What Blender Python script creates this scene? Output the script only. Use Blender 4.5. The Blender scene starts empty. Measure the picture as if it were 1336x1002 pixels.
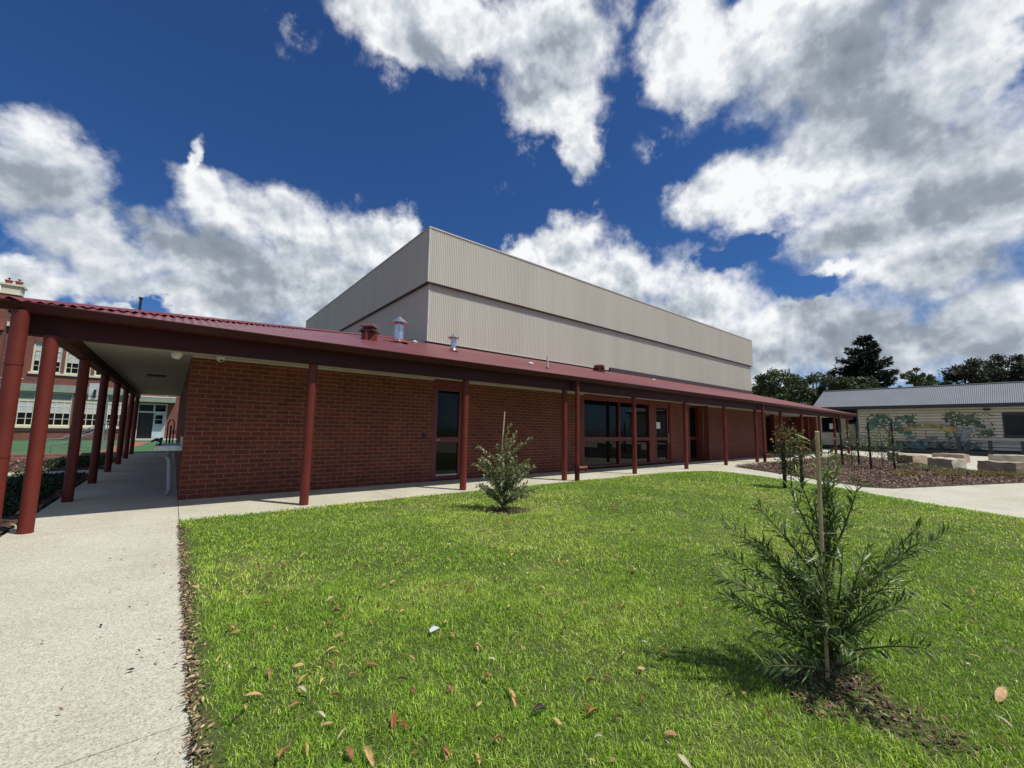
import bpy, math, random
import numpy as np
from mathutils import Vector, Matrix
random.seed(7); rng = np.random.default_rng(11)
scene = bpy.context.scene
COL = scene.collection
R = math.radians
PI = math.pi

# ------------------------------------------------------------------ camera
CAM = np.array([-0.173, -9.490, 1.35])
YAW, PITCH, ROLL, FPX = R(39.082), R(6.1526), R(0.9578), 540.2
_f = np.array([math.sin(YAW)*math.cos(PITCH), math.cos(YAW)*math.cos(PITCH), math.sin(PITCH)])
_r = np.array([math.cos(YAW), -math.sin(YAW), 0.0]); _u = np.cross(_r, _f)
_r, _u = _r*math.cos(ROLL)+_u*math.sin(ROLL), -_r*math.sin(ROLL)+_u*math.cos(ROLL)
cd = bpy.data.cameras.new('camera'); cam = bpy.data.objects.new('camera', cd); COL.objects.link(cam)
M = Matrix(((_r[0], _u[0], -_f[0], CAM[0]), (_r[1], _u[1], -_f[1], CAM[1]), (_r[2], _u[2], -_f[2], CAM[2]), (0, 0, 0, 1)))
cam.matrix_world = M
cd.sensor_width = 36; cd.lens = FPX/1336*36; cd.clip_start = 0.05; cd.clip_end = 2000
scene.camera = cam
def ray(x, y): return _f*FPX + _r*(x-668) - _u*(y-501)
def onZ(x, y, z=0.0): d = ray(x, y); return CAM + d*((z-CAM[2])/d[2])
def onY(x, y, Y): d = ray(x, y); return CAM + d*((Y-CAM[1])/d[1])
def onX(x, y, X): d = ray(x, y); return CAM + d*((X-CAM[0])/d[0])
def onD(x, y, dep): return CAM + ray(x, y)/FPX*dep

# ------------------------------------------------------------------ materials
def new_mat(name):
    m = bpy.data.materials.new(name); m.use_nodes = True
    nt = m.node_tree; b = nt.nodes['Principled BSDF']
    return m, nt, b
def mixc(nt, fac, a, b, mode='MIX'):
    n = nt.nodes.new('ShaderNodeMix'); n.data_type = 'RGBA'; n.blend_type = mode
    for s, v in ((n.inputs[0], fac), (n.inputs[6], a), (n.inputs[7], b)):
        if hasattr(v, 'is_output'): nt.links.new(v, s)
        elif isinstance(v, (int, float)): s.default_value = v
        else: s.default_value = (*v, 1) if len(v) == 3 else v
    return n.outputs[2]
def noise(nt, scale, detail=4, rough=0.55, vec=None, obj=True):
    n = nt.nodes.new('ShaderNodeTexNoise'); n.inputs['Scale'].default_value = scale
    n.inputs['Detail'].default_value = detail; n.inputs['Roughness'].default_value = rough
    if vec is None:
        g = nt.nodes.new('ShaderNodeNewGeometry'); vec = g.outputs['Position']
    nt.links.new(vec, n.inputs['Vector']); return n
def ramp(nt, src, a, b):
    n = nt.nodes.new('ShaderNodeMapRange'); n.inputs[1].default_value = a; n.inputs[2].default_value = b
    n.clamp = True; nt.links.new(src, n.inputs[0]); return n.outputs[0]
def bump(nt, b, h, strength=0.3, dist=0.01):
    n = nt.nodes.new('ShaderNodeBump'); n.inputs['Strength'].default_value = strength; n.inputs['Distance'].default_value = dist
    nt.links.new(h, n.inputs['Height']); nt.links.new(n.outputs[0], b.inputs['Normal'])
def plain(name, c, rough=0.6, metal=0.0, var=0.12, vs=3.0, bs=0.0, bscale=60, spec=0.5):
    m, nt, b = new_mat(name)
    n = noise(nt, vs, 5)
    lo = tuple(max(0, x*(1-var)) for x in c); hi = tuple(min(1, x*(1+var)) for x in c)
    nt.links.new(mixc(nt, ramp(nt, n.outputs[0], .3, .7), lo, hi), b.inputs['Base Color'])
    b.inputs['Roughness'].default_value = rough; b.inputs['Metallic'].default_value = metal
    b.inputs['Specular IOR Level'].default_value = spec
    if bs: bump(nt, b, noise(nt, bscale, 4).outputs[0], bs, .01)
    return m
def attr_mat(name, rough=0.55, trans=0.35, gain=1.0):
    """leaf or blade: colour from the mesh attribute Col, some light passes through"""
    m, nt, b = new_mat(name)
    a = nt.nodes.new('ShaderNodeAttribute'); a.attribute_name = 'Col'
    nt.links.new(a.outputs['Color'], b.inputs['Base Color']); b.inputs['Roughness'].default_value = rough
    if trans:
        t = nt.nodes.new('ShaderNodeBsdfTranslucent'); nt.links.new(mixc(nt, 1.0, a.outputs['Color'], (1.0, 1.0, .55), 'MULTIPLY'), t.inputs['Color'])
        ms = nt.nodes.new('ShaderNodeMixShader'); ms.inputs[0].default_value = trans
        nt.links.new(b.outputs[0], ms.inputs[1]); nt.links.new(t.outputs[0], ms.inputs[2])
        nt.links.new(ms.outputs[0], nt.nodes['Material Output'].inputs['Surface'])
    return m
def brick_mat(name, c1, c2, mortar, bw=.255, bh=.0862, ms=.009, var=.35):
    m, nt, b = new_mat(name)
    uv = nt.nodes.new('ShaderNodeUVMap')
    t = nt.nodes.new('ShaderNodeTexBrick'); nt.links.new(uv.outputs[0], t.inputs['Vector'])
    t.inputs['Scale'].default_value = 1; t.inputs['Mortar Size'].default_value = ms; t.inputs['Mortar Smooth'].default_value = .15
    t.inputs['Brick Width'].default_value = bw; t.inputs['Row Height'].default_value = bh; t.inputs['Bias'].default_value = -.1
    t.inputs['Color1'].default_value = (*c1, 1); t.inputs['Color2'].default_value = (*c2, 1); t.inputs['Mortar'].default_value = (*mortar, 1)
    n = noise(nt, 1.3, 6, .6); n2 = noise(nt, 55, 5, .65)
    c = mixc(nt, ramp(nt, n.outputs[0], .3, .75), t.outputs['Color'], (1-var, 1-var, 1-var*.8), 'MULTIPLY')
    c = mixc(nt, ramp(nt, n2.outputs[0], .35, .7), c, (.72, .7, .7), 'MULTIPLY')
    nt.links.new(c, b.inputs['Base Color']); b.inputs['Roughness'].default_value = .88
    inv = nt.nodes.new('ShaderNodeMath'); inv.operation = 'MULTIPLY_ADD'; inv.inputs[1].default_value = -1; inv.inputs[2].default_value = 1
    nt.links.new(t.outputs['Fac'], inv.inputs[0])
    ad = nt.nodes.new('ShaderNodeMath'); ad.operation = 'MULTIPLY_ADD'; ad.inputs[1].default_value = .25
    nt.links.new(n2.outputs[0], ad.inputs[0]); nt.links.new(inv.outputs[0], ad.inputs[2])
    bump(nt, b, ad.outputs[0], .6, .006)
    return m
MAT = {}
MAT['brick'] = brick_mat('hall brick', (.25, .049, .021), (.15, .029, .013), (.26, .155, .10))
MAT['oldbrick'] = brick_mat('old brick', (.30, .085, .055), (.22, .055, .035), (.28, .19, .15), .24, .086, .010)
MAT['edgebrick'] = brick_mat('edging brick', (.40, .13, .09), (.30, .09, .06), (.36, .30, .26), .24, .09, .012)
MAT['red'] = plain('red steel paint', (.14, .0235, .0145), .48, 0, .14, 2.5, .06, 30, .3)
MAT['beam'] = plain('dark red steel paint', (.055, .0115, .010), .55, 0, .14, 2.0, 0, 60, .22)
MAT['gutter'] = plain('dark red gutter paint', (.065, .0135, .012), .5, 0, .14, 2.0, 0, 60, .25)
MAT['frame'] = plain('red aluminium', (.15, .017, .012), .38, 0, .08, 3)
def roof_mat(name, c, rough, var):
    m, nt, b = new_mat(name)
    n = noise(nt, .7, 6, .6); n2 = noise(nt, 9, 4)
    c1 = mixc(nt, ramp(nt, n.outputs[0], .3, .7), tuple(x*(1-var) for x in c), tuple(x*(1+var) for x in c))
    nt.links.new(c1, b.inputs['Base Color'])
    nt.links.new(ramp(nt, n2.outputs[0], .2, .8), b.inputs['Roughness'])
    mr = nt.nodes.new('ShaderNodeMapRange'); mr.inputs[3].default_value = rough-.08; mr.inputs[4].default_value = rough+.1
    nt.links.new(n2.outputs[0], mr.inputs[0]); nt.links.new(mr.outputs[0], b.inputs['Roughness'])
    return m
MAT['roof'] = roof_mat('red roof sheet', (.205, .064, .064), .31, .08)
MAT['greyroof'] = roof_mat('grey roof sheet', (.14, .158, .175), .5, .1)
def clad_mat():
    m, nt, b = new_mat('beige metal cladding')
    g = nt.nodes.new('ShaderNodeNewGeometry'); mp = nt.nodes.new('ShaderNodeVectorMath'); mp.operation = 'MULTIPLY'; mp.inputs[1].default_value = (1.3, 1.3, .06)
    nt.links.new(g.outputs['Position'], mp.inputs[0]); n = noise(nt, 1.0, 5, .6, mp.outputs[0]); n2 = noise(nt, .25, 3)
    c = mixc(nt, ramp(nt, n.outputs[0], .3, .7), (.485, .455, .375), (.545, .515, .43)); c = mixc(nt, ramp(nt, n2.outputs[0], .4, .7), c, (.95, .95, .96), 'MULTIPLY')
    nt.links.new(c, b.inputs['Base Color']); b.inputs['Roughness'].default_value = .48; bump(nt, b, n2.outputs[0], .2, .05); return m
MAT['clad'] = clad_mat()
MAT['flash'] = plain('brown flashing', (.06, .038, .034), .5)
MAT['capflash'] = plain('beige capping', (.55, .53, .48), .4)
MAT['soffit'] = plain('soffit sheet', (.47, .44, .37), .7, 0, .05, 1.2)
MAT['white'] = plain('white plastic', (.75, .75, .72), .4)
MAT['black'] = plain('black plastic', (.015, .015, .016), .5)
MAT['galv'] = plain('galvanised steel', (.60, .63, .66), .33, .9, .18, 9)
MAT['steel'] = plain('stainless steel', (.50, .50, .50), .3, .9, .15, 12)
MAT['pvc'] = plain('grey pvc', (.42, .43, .43), .5)
MAT['cream'] = plain('cream paint', (.66, .62, .46), .55, 0, .08)
MAT['sage'] = plain('sage green paint', (.25, .30, .24), .6)
MAT['duck'] = plain('pale blue door paint', (.40, .50, .54), .5)
MAT['board'] = plain('weatherboard paint', (.56, .52, .415), .6, 0, .07, 1.5)
MAT['navy'] = plain('dark slate paint', (.022, .026, .034), .5)
MAT['blind'] = plain('pale blind', (.5, .53, .52), .7)
MAT['yellow'] = plain('yellow pad', (.55, .36, .03), .6)
MAT['terra'] = plain('terracotta', (.30, .09, .05), .7)
MAT['sand'] = plain('sandstone', (.46, .40, .31), .85, 0, .22, 2.2, .5, 14)
MAT['sandb'] = plain('brown sandstone', (.36, .27, .19), .85, 0, .25, 2.2, .5, 14)
MAT['wood'] = plain('pale timber stake', (.50, .37, .22), .75, 0, .2, 14, .2, 80)
MAT['blackstake'] = plain('black stake', (.012, .012, .013), .6)
MAT['bark'] = plain('brown bark', (.13, .095, .065), .85, 0, .3, 12, .4, 50)
MAT['greenstem'] = plain('green stem', (.07, .075, .03), .7, 0, .25, 20)
MAT['soil'] = plain('dark soil', (.075, .048, .034), .95, 0, .4, 8, .6, 40)
MAT['paper'] = plain('white scrap', (.58, .60, .63), .6)
def glass_mat():
    m, nt, b = new_mat('dark window glass')
    b.inputs['Base Color'].default_value = (.006, .007, .008, 1); b.inputs['Roughness'].default_value = .02
    b.inputs['IOR'].default_value = 1.30
    g = noise(nt, .9, 2); bump(nt, b, g.outputs[0], .03, .02)
    return m
MAT['glass'] = glass_mat()
def concrete(name, base, pebble):
    """exposed aggregate: pale paste with small pebbles, worn and stained in broad patches"""
    m, nt, b = new_mat(name)
    g = nt.nodes.new('ShaderNodeNewGeometry')
    v = nt.nodes.new('ShaderNodeTexVoronoi'); v.inputs['Scale'].default_value = 75; nt.links.new(g.outputs['Position'], v.inputs['Vector'])
    v2 = nt.nodes.new('ShaderNodeTexVoronoi'); v2.inputs['Scale'].default_value = 160; nt.links.new(g.outputs['Position'], v2.inputs['Vector'])
    sp = nt.nodes.new('ShaderNodeSeparateColor'); nt.links.new(v.outputs['Color'], sp.inputs[0])
    sp2 = nt.nodes.new('ShaderNodeSeparateColor'); nt.links.new(v2.outputs['Color'], sp2.inputs[0])
    c = mixc(nt, ramp(nt, sp.outputs[0], -.3, 1.2), tuple(x*.86 for x in base), pebble)
    c = mixc(nt, ramp(nt, sp2.outputs[1], .72, .9), c, tuple(x*.66 for x in base))
    n = noise(nt, .8, 6, .6); c = mixc(nt, ramp(nt, n.outputs[0], .35, .7), c, (.82, .80, .74), 'MULTIPLY')
    n2 = noise(nt, 5, 5, .7); c = mixc(nt, ramp(nt, n2.outputs[0], .62, .8), c, (.84, .81, .75), 'MULTIPLY')
    nt.links.new(c, b.inputs['Base Color']); b.inputs['Roughness'].default_value = .85
    bump(nt, b, v.outputs['Distance'], .14, .003)
    return m
MAT['concrete'] = concrete('exposed aggregate', (.52, .50, .395), (.70, .675, .54))
def lawn_mat():
    m, nt, b = new_mat('lawn base')
    n = noise(nt, 30, 6, .7); n2 = noise(nt, .8, 5, .6)
    c = mixc(nt, ramp(nt, n.outputs[0], .3, .7), (.028, .046, .007), (.11, .15, .026))
    c = mixc(nt, ramp(nt, n2.outputs[0], .5, .75), c, (.17, .17, .06))
    nt.links.new(c, b.inputs['Base Color']); b.inputs['Roughness'].default_value = .95
    bump(nt, b, noise(nt, 90, 4, .7).outputs[0], .6, .02)
    return m
MAT['lawn'] = lawn_mat()
MAT['field'] = plain('dry grass ground', (.09, .10, .04), .95, 0, .35, .5, .5, 12)
MAT['court'] = plain('green court', (.055, .135, .055), .9, 0, .18, 1.5)
MAT['redcourt'] = plain('red court', (.30, .12, .08), .9, 0, .15, 1.5)
MAT['line'] = plain('court line', (.5, .5, .42), .8)
MAT['leafblade'] = attr_mat('leaf', .42, .30)
MAT['grass'] = attr_mat('grass blade', .45, .34)
MAT['farleaf'] = attr_mat('tree foliage', .6, .22)
MAT['dryleaf'] = attr_mat('dry leaf', .65, .15)
MAT['chips'] = attr_mat('bark chips', .85, 0)

# ------------------------------------------------------------------ mesh builder
class MB:
    def __init__(s): s.v = []; s.f = []; s.uv = []; s.m = []; s.mats = []; s.sm = []
    def mi(s, mat):
        if mat not in s.mats: s.mats.append(mat)
        return s.mats.index(mat)
    def poly(s, pts, mat=None, uv=None, smooth=False):
        i = len(s.v); s.v += [tuple(map(float, p)) for p in pts]; s.f.append(list(range(i, i+len(pts))))
        if uv is None:
            a = np.array(pts, float); n = np.cross(a[1]-a[0], a[2]-a[1]); k = int(np.argmax(np.abs(n)))
            uv = [(p[1], p[2]) if k == 0 else (p[0], p[2]) if k == 1 else (p[0], p[1]) for p in pts]
        s.uv.append(uv); s.m.append(s.mi(mat)); s.sm.append(smooth)
    def box(s, a, b, mat=None, M=None):
        x0, y0, z0 = a; x1, y1, z1 = b
        c = [(x0,y0,z0),(x1,y0,z0),(x1,y1,z0),(x0,y1,z0),(x0,y0,z1),(x1,y0,z1),(x1,y1,z1),(x0,y1,z1)]
        F = [(0,3,2,1),(4,5,6,7),(0,1,5,4),(1,2,6,5),(2,3,7,6),(3,0,4,7)]
        ax = [2,2,1,0,1,0]
        for f, k in zip(F, ax):
            p = [c[i] for i in f]
            uv = [(q[1],q[2]) if k == 0 else (q[0],q[2]) if k == 1 else (q[0],q[1]) for q in p]
            if M is not None: p = [tuple(M @ Vector(q)) for q in p]
            s.poly(p, mat, uv)
    def prism(s, outline, d, mat=None):
        """outline (list of 3-D points) extruded by vector d"""
        o = [np.array(p, float) for p in outline]; d = np.array(d, float); t = [p+d for p in o]
        s.poly(o[::-1], mat); s.poly(t, mat)
        for i in range(len(o)):
            j = (i+1) % len(o); s.poly([o[i], o[j], t[j], t[i]], mat)
    def tube(s, pts, rad, mat=None, n=8, cap=True, smooth=True):
        pts = [np.array(p, float) for p in pts]
        if not hasattr(rad, '__len__'): rad = [rad]*len(pts)
        rings = []; up = None
        for i, p in enumerate(pts):
            t = pts[min(i+1, len(pts)-1)] - pts[max(i-1, 0)]; t = t/(np.linalg.norm(t)+1e-9)
            if up is None: up = np.array((0, 0, 1.0)) if abs(t[2]) < .9 else np.array((1.0, 0, 0))
            x = np.cross(up, t); x /= np.linalg.norm(x)+1e-9; y = np.cross(t, x); up = y
            rings.append([p + rad[i]*(math.cos(2*PI*k/n)*x + math.sin(2*PI*k/n)*y) for k in range(n)])
        for a, b in zip(rings, rings[1:]):
            i0 = len(s.v); s.v += [tuple(q) for q in a+b]
            for k in range(n):
                s.f.append([i0+k, i0+(k+1) % n, i0+n+(k+1) % n, i0+n+k]); s.uv.append([(0,0)]*4); s.m.append(s.mi(mat)); s.sm.append(smooth)
        if cap:
            s.poly(rings[0][::-1], mat); s.poly(rings[-1], mat)
    def lathe(s, base, prof, mat=None, n=16, axis=(0,0,1)):
        base = np.array(base, float); ax = np.array(axis, float)
        s.tube([base+ax*z for r, z in prof], [max(r, 1e-4) for r, z in prof], mat, n, True, False)
def mesh_obj(name, me, parent=None):
    o = bpy.data.objects.new(name, me); COL.objects.link(o)
    if parent is not None: o.parent = parent
    return o
def root_loc(p):
    while p.parent is not None: p = p.parent
    return np.array(p.location)
def obj(name, mb, mat=None, parent=None, label=None, bevel=0):
    me = bpy.data.meshes.new(name)
    off = root_loc(parent) if parent is not None else np.zeros(3)
    v = np.array(mb.v)-off
    me.from_pydata([tuple(p) for p in v], [], mb.f)
    uvl = me.uv_layers.new(name='UVMap'); flat = [c for u in mb.uv for p in u for c in p]
    uvl.data.foreach_set('uv', flat)
    for m in mb.mats: me.materials.append(MAT[m] if m is not None else MAT[mat])
    me.polygons.foreach_set('material_index', mb.m); me.polygons.foreach_set('use_smooth', mb.sm)
    me.update()
    o = mesh_obj(name, me, parent)
    if label: o['label'] = label
    if bevel:
        bm_ = o.modifiers.new('bevel', 'BEVEL'); bm_.width = bevel; bm_.segments = 2; bm_.limit_method = 'ANGLE'
    return o
def tag(o, label, cat, group=None):
    o['label'] = label; o['category'] = cat
    if group: o['group'] = group
    return o
def thing(name, label, cat, loc, group=None):
    o = bpy.data.objects.new(name, None); COL.objects.link(o); o.location = [float(x) for x in loc]; o.empty_display_size = .2
    return tag(o, label, cat, group)
def struct(o, kind='structure'): o['kind'] = kind; return o
def arr_mesh(name, V, F, col=None, mat=None, smooth=False):
    """big mesh from numpy: V (n,3), F list of (m,k) arrays with one k; col (n,3) to attribute Col"""
    me = bpy.data.meshes.new(name); V = np.asarray(V, np.float32)
    me.vertices.add(len(V)); me.vertices.foreach_set('co', V.ravel())
    if not isinstance(F, list): F = [F]
    loops = np.concatenate([f.ravel() for f in F]).astype(np.int32)
    tot = np.concatenate([np.full(len(f), f.shape[1]) for f in F]).astype(np.int32); st = np.concatenate([[0], np.cumsum(tot)[:-1]]).astype(np.int32)
    me.loops.add(len(loops)); me.loops.foreach_set('vertex_index', loops)
    me.polygons.add(len(tot)); me.polygons.foreach_set('loop_start', st)
    if smooth: me.polygons.foreach_set('use_smooth', np.ones(len(tot), bool))
    if col is not None:
        a = me.attributes.new('Col', 'FLOAT_COLOR', 'POINT'); c = np.ones((len(V), 4), np.float32); c[:, :3] = col; a.data.foreach_set('color', c.ravel())
    if mat: me.materials.append(MAT[mat])
    me.update(calc_edges=True); me.validate()
    return me

def vnoise(x, y, s, seed=0):
    """smooth value noise for height and colour patches"""
    x = np.asarray(x)*s; y = np.asarray(y)*s
    def h(i, j): return np.modf(np.abs(np.sin(i*127.1+j*311.7+seed*74.7)*43758.5453))[0]
    xi = np.floor(x); yi = np.floor(y); fx = x-xi; fy = y-yi; fx = fx*fx*(3-2*fx); fy = fy*fy*(3-2*fy)
    return (h(xi,yi)*(1-fx)+h(xi+1,yi)*fx)*(1-fy)+(h(xi,yi+1)*(1-fx)+h(xi+1,yi+1)*fx)*fy
def inpoly(x, y, P):
    c = np.zeros(len(x), bool); n = len(P)
    for i in range(n):
        (x1, y1), (x2, y2) = P[i], P[(i+1) % n]
        t = ((y1 > y) != (y2 > y)) & (x < (x2-x1)*(y-y1)/(y2-y1+1e-12)+x1); c ^= t
    return c
def edge_dist(x, y, P):
    d = np.full(len(x), 1e9); n = len(P)
    for i in range(n):
        a = np.array(P[i]); b = np.array(P[(i+1) % n]); ab = b-a
        t = np.clip(((x-a[0])*ab[0]+(y-a[1])*ab[1])/(ab@ab), 0, 1)
        d = np.minimum(d, np.hypot(x-a[0]-t*ab[0], y-a[1]-t*ab[1]))
    return d

# ------------------------------------------------------------------ ground
def sheet(name, pts, z, mat):
    mb = MB(); mb.poly([(x, y, z) for x, y in pts], mat); return struct(obj(name, mb))
sheet('ground', [(-500,-500),(500,-500),(500,500),(-500,500)], -.03, 'field')
conc = MB()
# slabs with real 10 mm control joints between them
def slab(x0, x1, y0, y1, nx, ny):
    for i in range(nx):
        for j in range(ny):
            a = x0+(x1-x0)*i/nx; b = x0+(x1-x0)*(i+1)/nx; c = y0+(y1-y0)*j/ny; d = y0+(y1-y0)*(j+1)/ny
            g = .004
            conc.box((a+g, c+g, -.12), (b-g, d-g, 0), 'concrete')
slab(-1.62, 0, -2.0, 15.5, 1, 6); slab(-1.62, 0, -22, -2.0, 1, 4)
slab(0, 38.4, -2.02, 0.0, 12, 1); slab(-4.6, -1.62, 5.9, 7.2, 1, 1)
slab(26.9, 38.4, 0, 2.0, 3, 1)
slab(9.0, 46.5, -24, -2.02, 7, 4); slab(38.4, 46.5, -2.02, 12, 2, 3)
struct(obj('concrete_path', conc))
LAWN = [(0,-20),(0.0,-2.02),(4,-1.98),(9,-2.0),(12.2,-2.05),(13.6,-2.35),(14.35,-3.1),(14.0,-4.4),(13.2,-5.9),(12.35,-7.2),(11.5,-8.2),(10.9,-9.4),(10.0,-12),(9.2,-20)]
def lawn_z(x, y):
    d = edge_dist(x, y, LAWN); ed = np.clip(d/1.1, 0, 1); ed = ed*ed*(3-2*ed)
    far = np.clip((x-5)/6, 0, 1)
    z = .012 + ed*(.015+.085*far) + ed*.03*(vnoise(x, y, .8, 3)-.5) + ed*.012*(vnoise(x, y, 3, 4)-.5)
    return z
TREES = [(2.82, -8.74), (4.09, -4.04)]
T1 = onZ(1080, 898); _a, _b = onZ(1062, 900), onZ(1205, 962)
PC = ((_a[0]+_b[0])/2, (_a[1]+_b[1])/2, math.atan2(_b[1]-_a[1], _b[0]-_a[0]))
def patch_mask(x, y):
    """bare mulch rings round the two bushy saplings (1 = bare)"""
    a = 1-np.hypot((x-T1[0])/.35, (y-T1[1])/.27)
    dx, dy = x-PC[0], y-PC[1]; t = PC[2]; u = dx*math.cos(t)+dy*math.sin(t); w = -dx*math.sin(t)+dy*math.cos(t)
    b = 1-np.hypot(w/.19, u/.38)
    c = 1-np.hypot((x-4.15)/.42, (y+4.15)/.30)
    return np.maximum(np.maximum(a, b), c)
gx, gy = np.meshgrid(np.linspace(0, 14.6, 147), np.linspace(-20, -1.9, 182))
X = gx.ravel(); Y = gy.ravel(); ins = inpoly(X, Y, LAWN)
Z = np.where(ins, lawn_z(X, Y), -.10)
nx_, ny_ = 147, 182
idx = np.arange(nx_*ny_).reshape(ny_, nx_)
quads = np.stack([idx[:-1,:-1], idx[:-1,1:], idx[1:,1:], idx[1:,:-1]], -1).reshape(-1, 4)
quads = quads[ins[quads].any(1)]
struct(mesh_obj('lawn', arr_mesh('lawn', np.stack([X, Y, Z], 1), quads, None, 'lawn', True)))
# grass blades
def make_grass():
    cx, cy = CAM[0], CAM[1]; Vs = []; Fs = []; Cs = []; base = 0
    for (r0, r1, dens, h0, h1, wd) in ((.4, 2.2, 21000, .018, .040, .0029), (2.2, 4, 14000, .018, .040, .0034), (4, 7, 5600, .018, .042, .0052), (7, 11, 2000, .02, .045, .0085), (11, 18, 1100, .02, .05, .014)):
        a0, a1 = R(-8), R(108)
        n = int(dens*(r1*r1-r0*r0)/2*(a1-a0))
        rr = np.sqrt(rng.uniform(r0*r0, r1*r1, n)); aa = rng.uniform(a0, a1, n)
        x = cx+rr*np.sin(aa); y = cy+rr*np.cos(aa)
        k = inpoly(x, y, LAWN); x, y = x[k], y[k]
        ed = edge_dist(x, y, LAWN); clump = vnoise(x, y, 14, 9)
        pm = patch_mask(x, y)
        k = (rng.random(len(x)) < .70+.5*clump) & ((pm < 0) | (rng.random(len(x)) < np.where(pm > .25, .10, .45))) & ((ed > .04) | (y > -3) | (rng.random(len(x)) < .45))
        k &= ~((x < .10) & (y < -2.6) & (rng.random(len(x)) < .75))
        x, y, clump, pm = x[k], y[k], clump[k], pm[k]; n = len(x)
        z = lawn_z(x, y)-.004
        hh = rng.uniform(h0, h1, n)*(.65+.6*vnoise(x, y, 2.2, 5))*(.8+.4*clump)
        az = rng.uniform(0, 2*PI, n); lean = rng.uniform(.25, 1.25, n); ld = az+rng.normal(0, .8, n)+PI/2
        w = wd*rng.uniform(.7, 1.3, n)/2
        wx, wy = np.cos(az)*w, np.sin(az)*w
        lx, ly = np.cos(ld)*lean*hh, np.sin(ld)*lean*hh
        p0 = np.stack([x-wx, y-wy, z], 1); p1 = np.stack([x+wx, y+wy, z], 1)
        m = np.stack([x+lx*.35, y+ly*.35, z+hh*.6], 1); ww = np.stack([wx*.85, wy*.85, wx*0], 1)
        tip = np.stack([x+lx, y+ly, z+hh*(1-.25*lean)], 1)
        V = np.stack([p0, p1, m+ww, m-ww, tip], 1).reshape(-1, 3)
        i = base+np.arange(n)[:, None]*5
        Fs.append((np.concatenate([i, i+1, i+2, i+3], 1), np.concatenate([i+3, i+2, i+4], 1))); base += n*5
        dry = np.clip((vnoise(x, y, .55, 1)*.45+vnoise(x, y, 1.7, 2)*.35+vnoise(x, y, 5, 12)*.2-.47)*3.2, 0, 1)
        mixv = np.clip(rng.normal(.27, .25, n)+dry*.5, 0, 1)[:, None]
        g = np.array((.165, .365, .016)); yg = np.array((.64, .80, .11)); st = np.array((.64, .57, .31))
        c = g*(1-mixv)+yg*mixv
        s = (rng.random(n) < .035+.17*dry)[:, None]; c = np.where(s, st*rng.uniform(.6, 1.1, (n, 1)), c)
        c = np.minimum(c*rng.uniform(.55, 1.40, (n, 1))*(.82+.36*clump[:, None]), .9)
        Cs.append(np.repeat(c, 5, 0)); Vs.append(V)
    F = [np.concatenate([a for a, b in Fs]), np.concatenate([b for a, b in Fs])]
    return arr_mesh('grass', np.concatenate(Vs), F, np.concatenate(Cs), 'grass')
g = mesh_obj('grass', make_grass()); g['kind'] = 'stuff'; g['label'] = 'short mown green grass of the lawn'

# ------------------------------------------------------------------ scattered pieces helper
def leaf_cloud(P, L, W, D, N, col, fold=.25, bend=.15):
    """leaves at points P with length L along D, width W, normal N -> V, F, C (six points each, folded along the midrib)"""
    n = len(P); D = D/np.linalg.norm(D, axis=1, keepdims=True); S = np.cross(D, N); S /= np.linalg.norm(S, axis=1, keepdims=True)+1e-9; U = np.cross(S, D)
    L = np.broadcast_to(L, (n,))[:, None]; W = np.broadcast_to(W, (n,))[:, None]
    b = P; m = P+D*L*.5-U*L*bend*.2; t = P+D*L-U*L*bend
    l = P+D*L*.42+S*W*.5+U*W*fold; r = P+D*L*.42-S*W*.5+U*W*fold
    V = np.stack([b, r, t, l, m], 1).reshape(-1, 3); i = np.arange(n)[:, None]*5
    F = np.concatenate([np.concatenate([i, i+1, i+4], 1), np.concatenate([i+1, i+2, i+4], 1), np.concatenate([i+2, i+3, i+4], 1), np.concatenate([i+3, i, i+4], 1)])
    return V, F, np.repeat(col, 5, 0)
def rand_dir(n): d = rng.normal(size=(n, 3)); return d/np.linalg.norm(d, axis=1, keepdims=True)
def chips(name, P, size, cols, label, flat=.35):
    n = len(P); d = rand_dir(n); d[:, 2] *= flat; N = rand_dir(n)*.5+np.array((0, 0, 1.0)); cols = np.array(cols)
    c = cols[rng.integers(0, len(cols), n)]*rng.uniform(.6, 1.3, (n, 1)); L = rng.uniform(.5, 1.3, n)*size
    V, F, C = leaf_cloud(P, L, L*rng.uniform(.2, .5, n), d, N, c, .1, .05)
    o = mesh_obj(name, arr_mesh(name, V, F, C, 'chips')); o['kind'] = 'stuff'; o['label'] = label; return o

# garden beds
BED = [(17.1,-2.2),(13.75,-6.85),(14.05,-7.3),(19.6,-9.4),(22.3,-10.5),(23.2,-9.4),(24.3,-7.4),(26.8,-5.5),(31,-4.2),(33,-2.3)]
LBED = [(-1.66,-14),(-1.66,5.85),(-4.6,5.85),(-6.5,-14)]; LBED2 = [(-1.66,7.25),(-1.66,11.5),(-4.5,12.4),(-8,12.4),(-8,7.25)]
for P in (BED, LBED, LBED2): sheet('garden_bed', P, .006, 'soil')
def scatter(P, n):
    a = np.array(P); out = []
    x = rng.uniform(a[:, 0].min(), a[:, 0].max(), n*3); y = rng.uniform(a[:, 1].min(), a[:, 1].max(), n*3); k = inpoly(x, y, P); return x[k][:n], y[k][:n]
BC = [(.17,.088,.056),(.11,.057,.038),(.25,.15,.10),(.32,.25,.17),(.05,.033,.026)]
x, y = scatter(BED, 38000); chips('bark_mulch', np.stack([x, y, rng.uniform(.008, .05, len(x))+.05*vnoise(x, y, .7, 8)], 1), .085, BC, 'brown bark mulch covering the garden bed')
x, y = scatter(LBED, 9000); x2, y2 = scatter(LBED2, 9000); x = np.concatenate([x, x2]); y = np.concatenate([y, y2])
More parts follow.
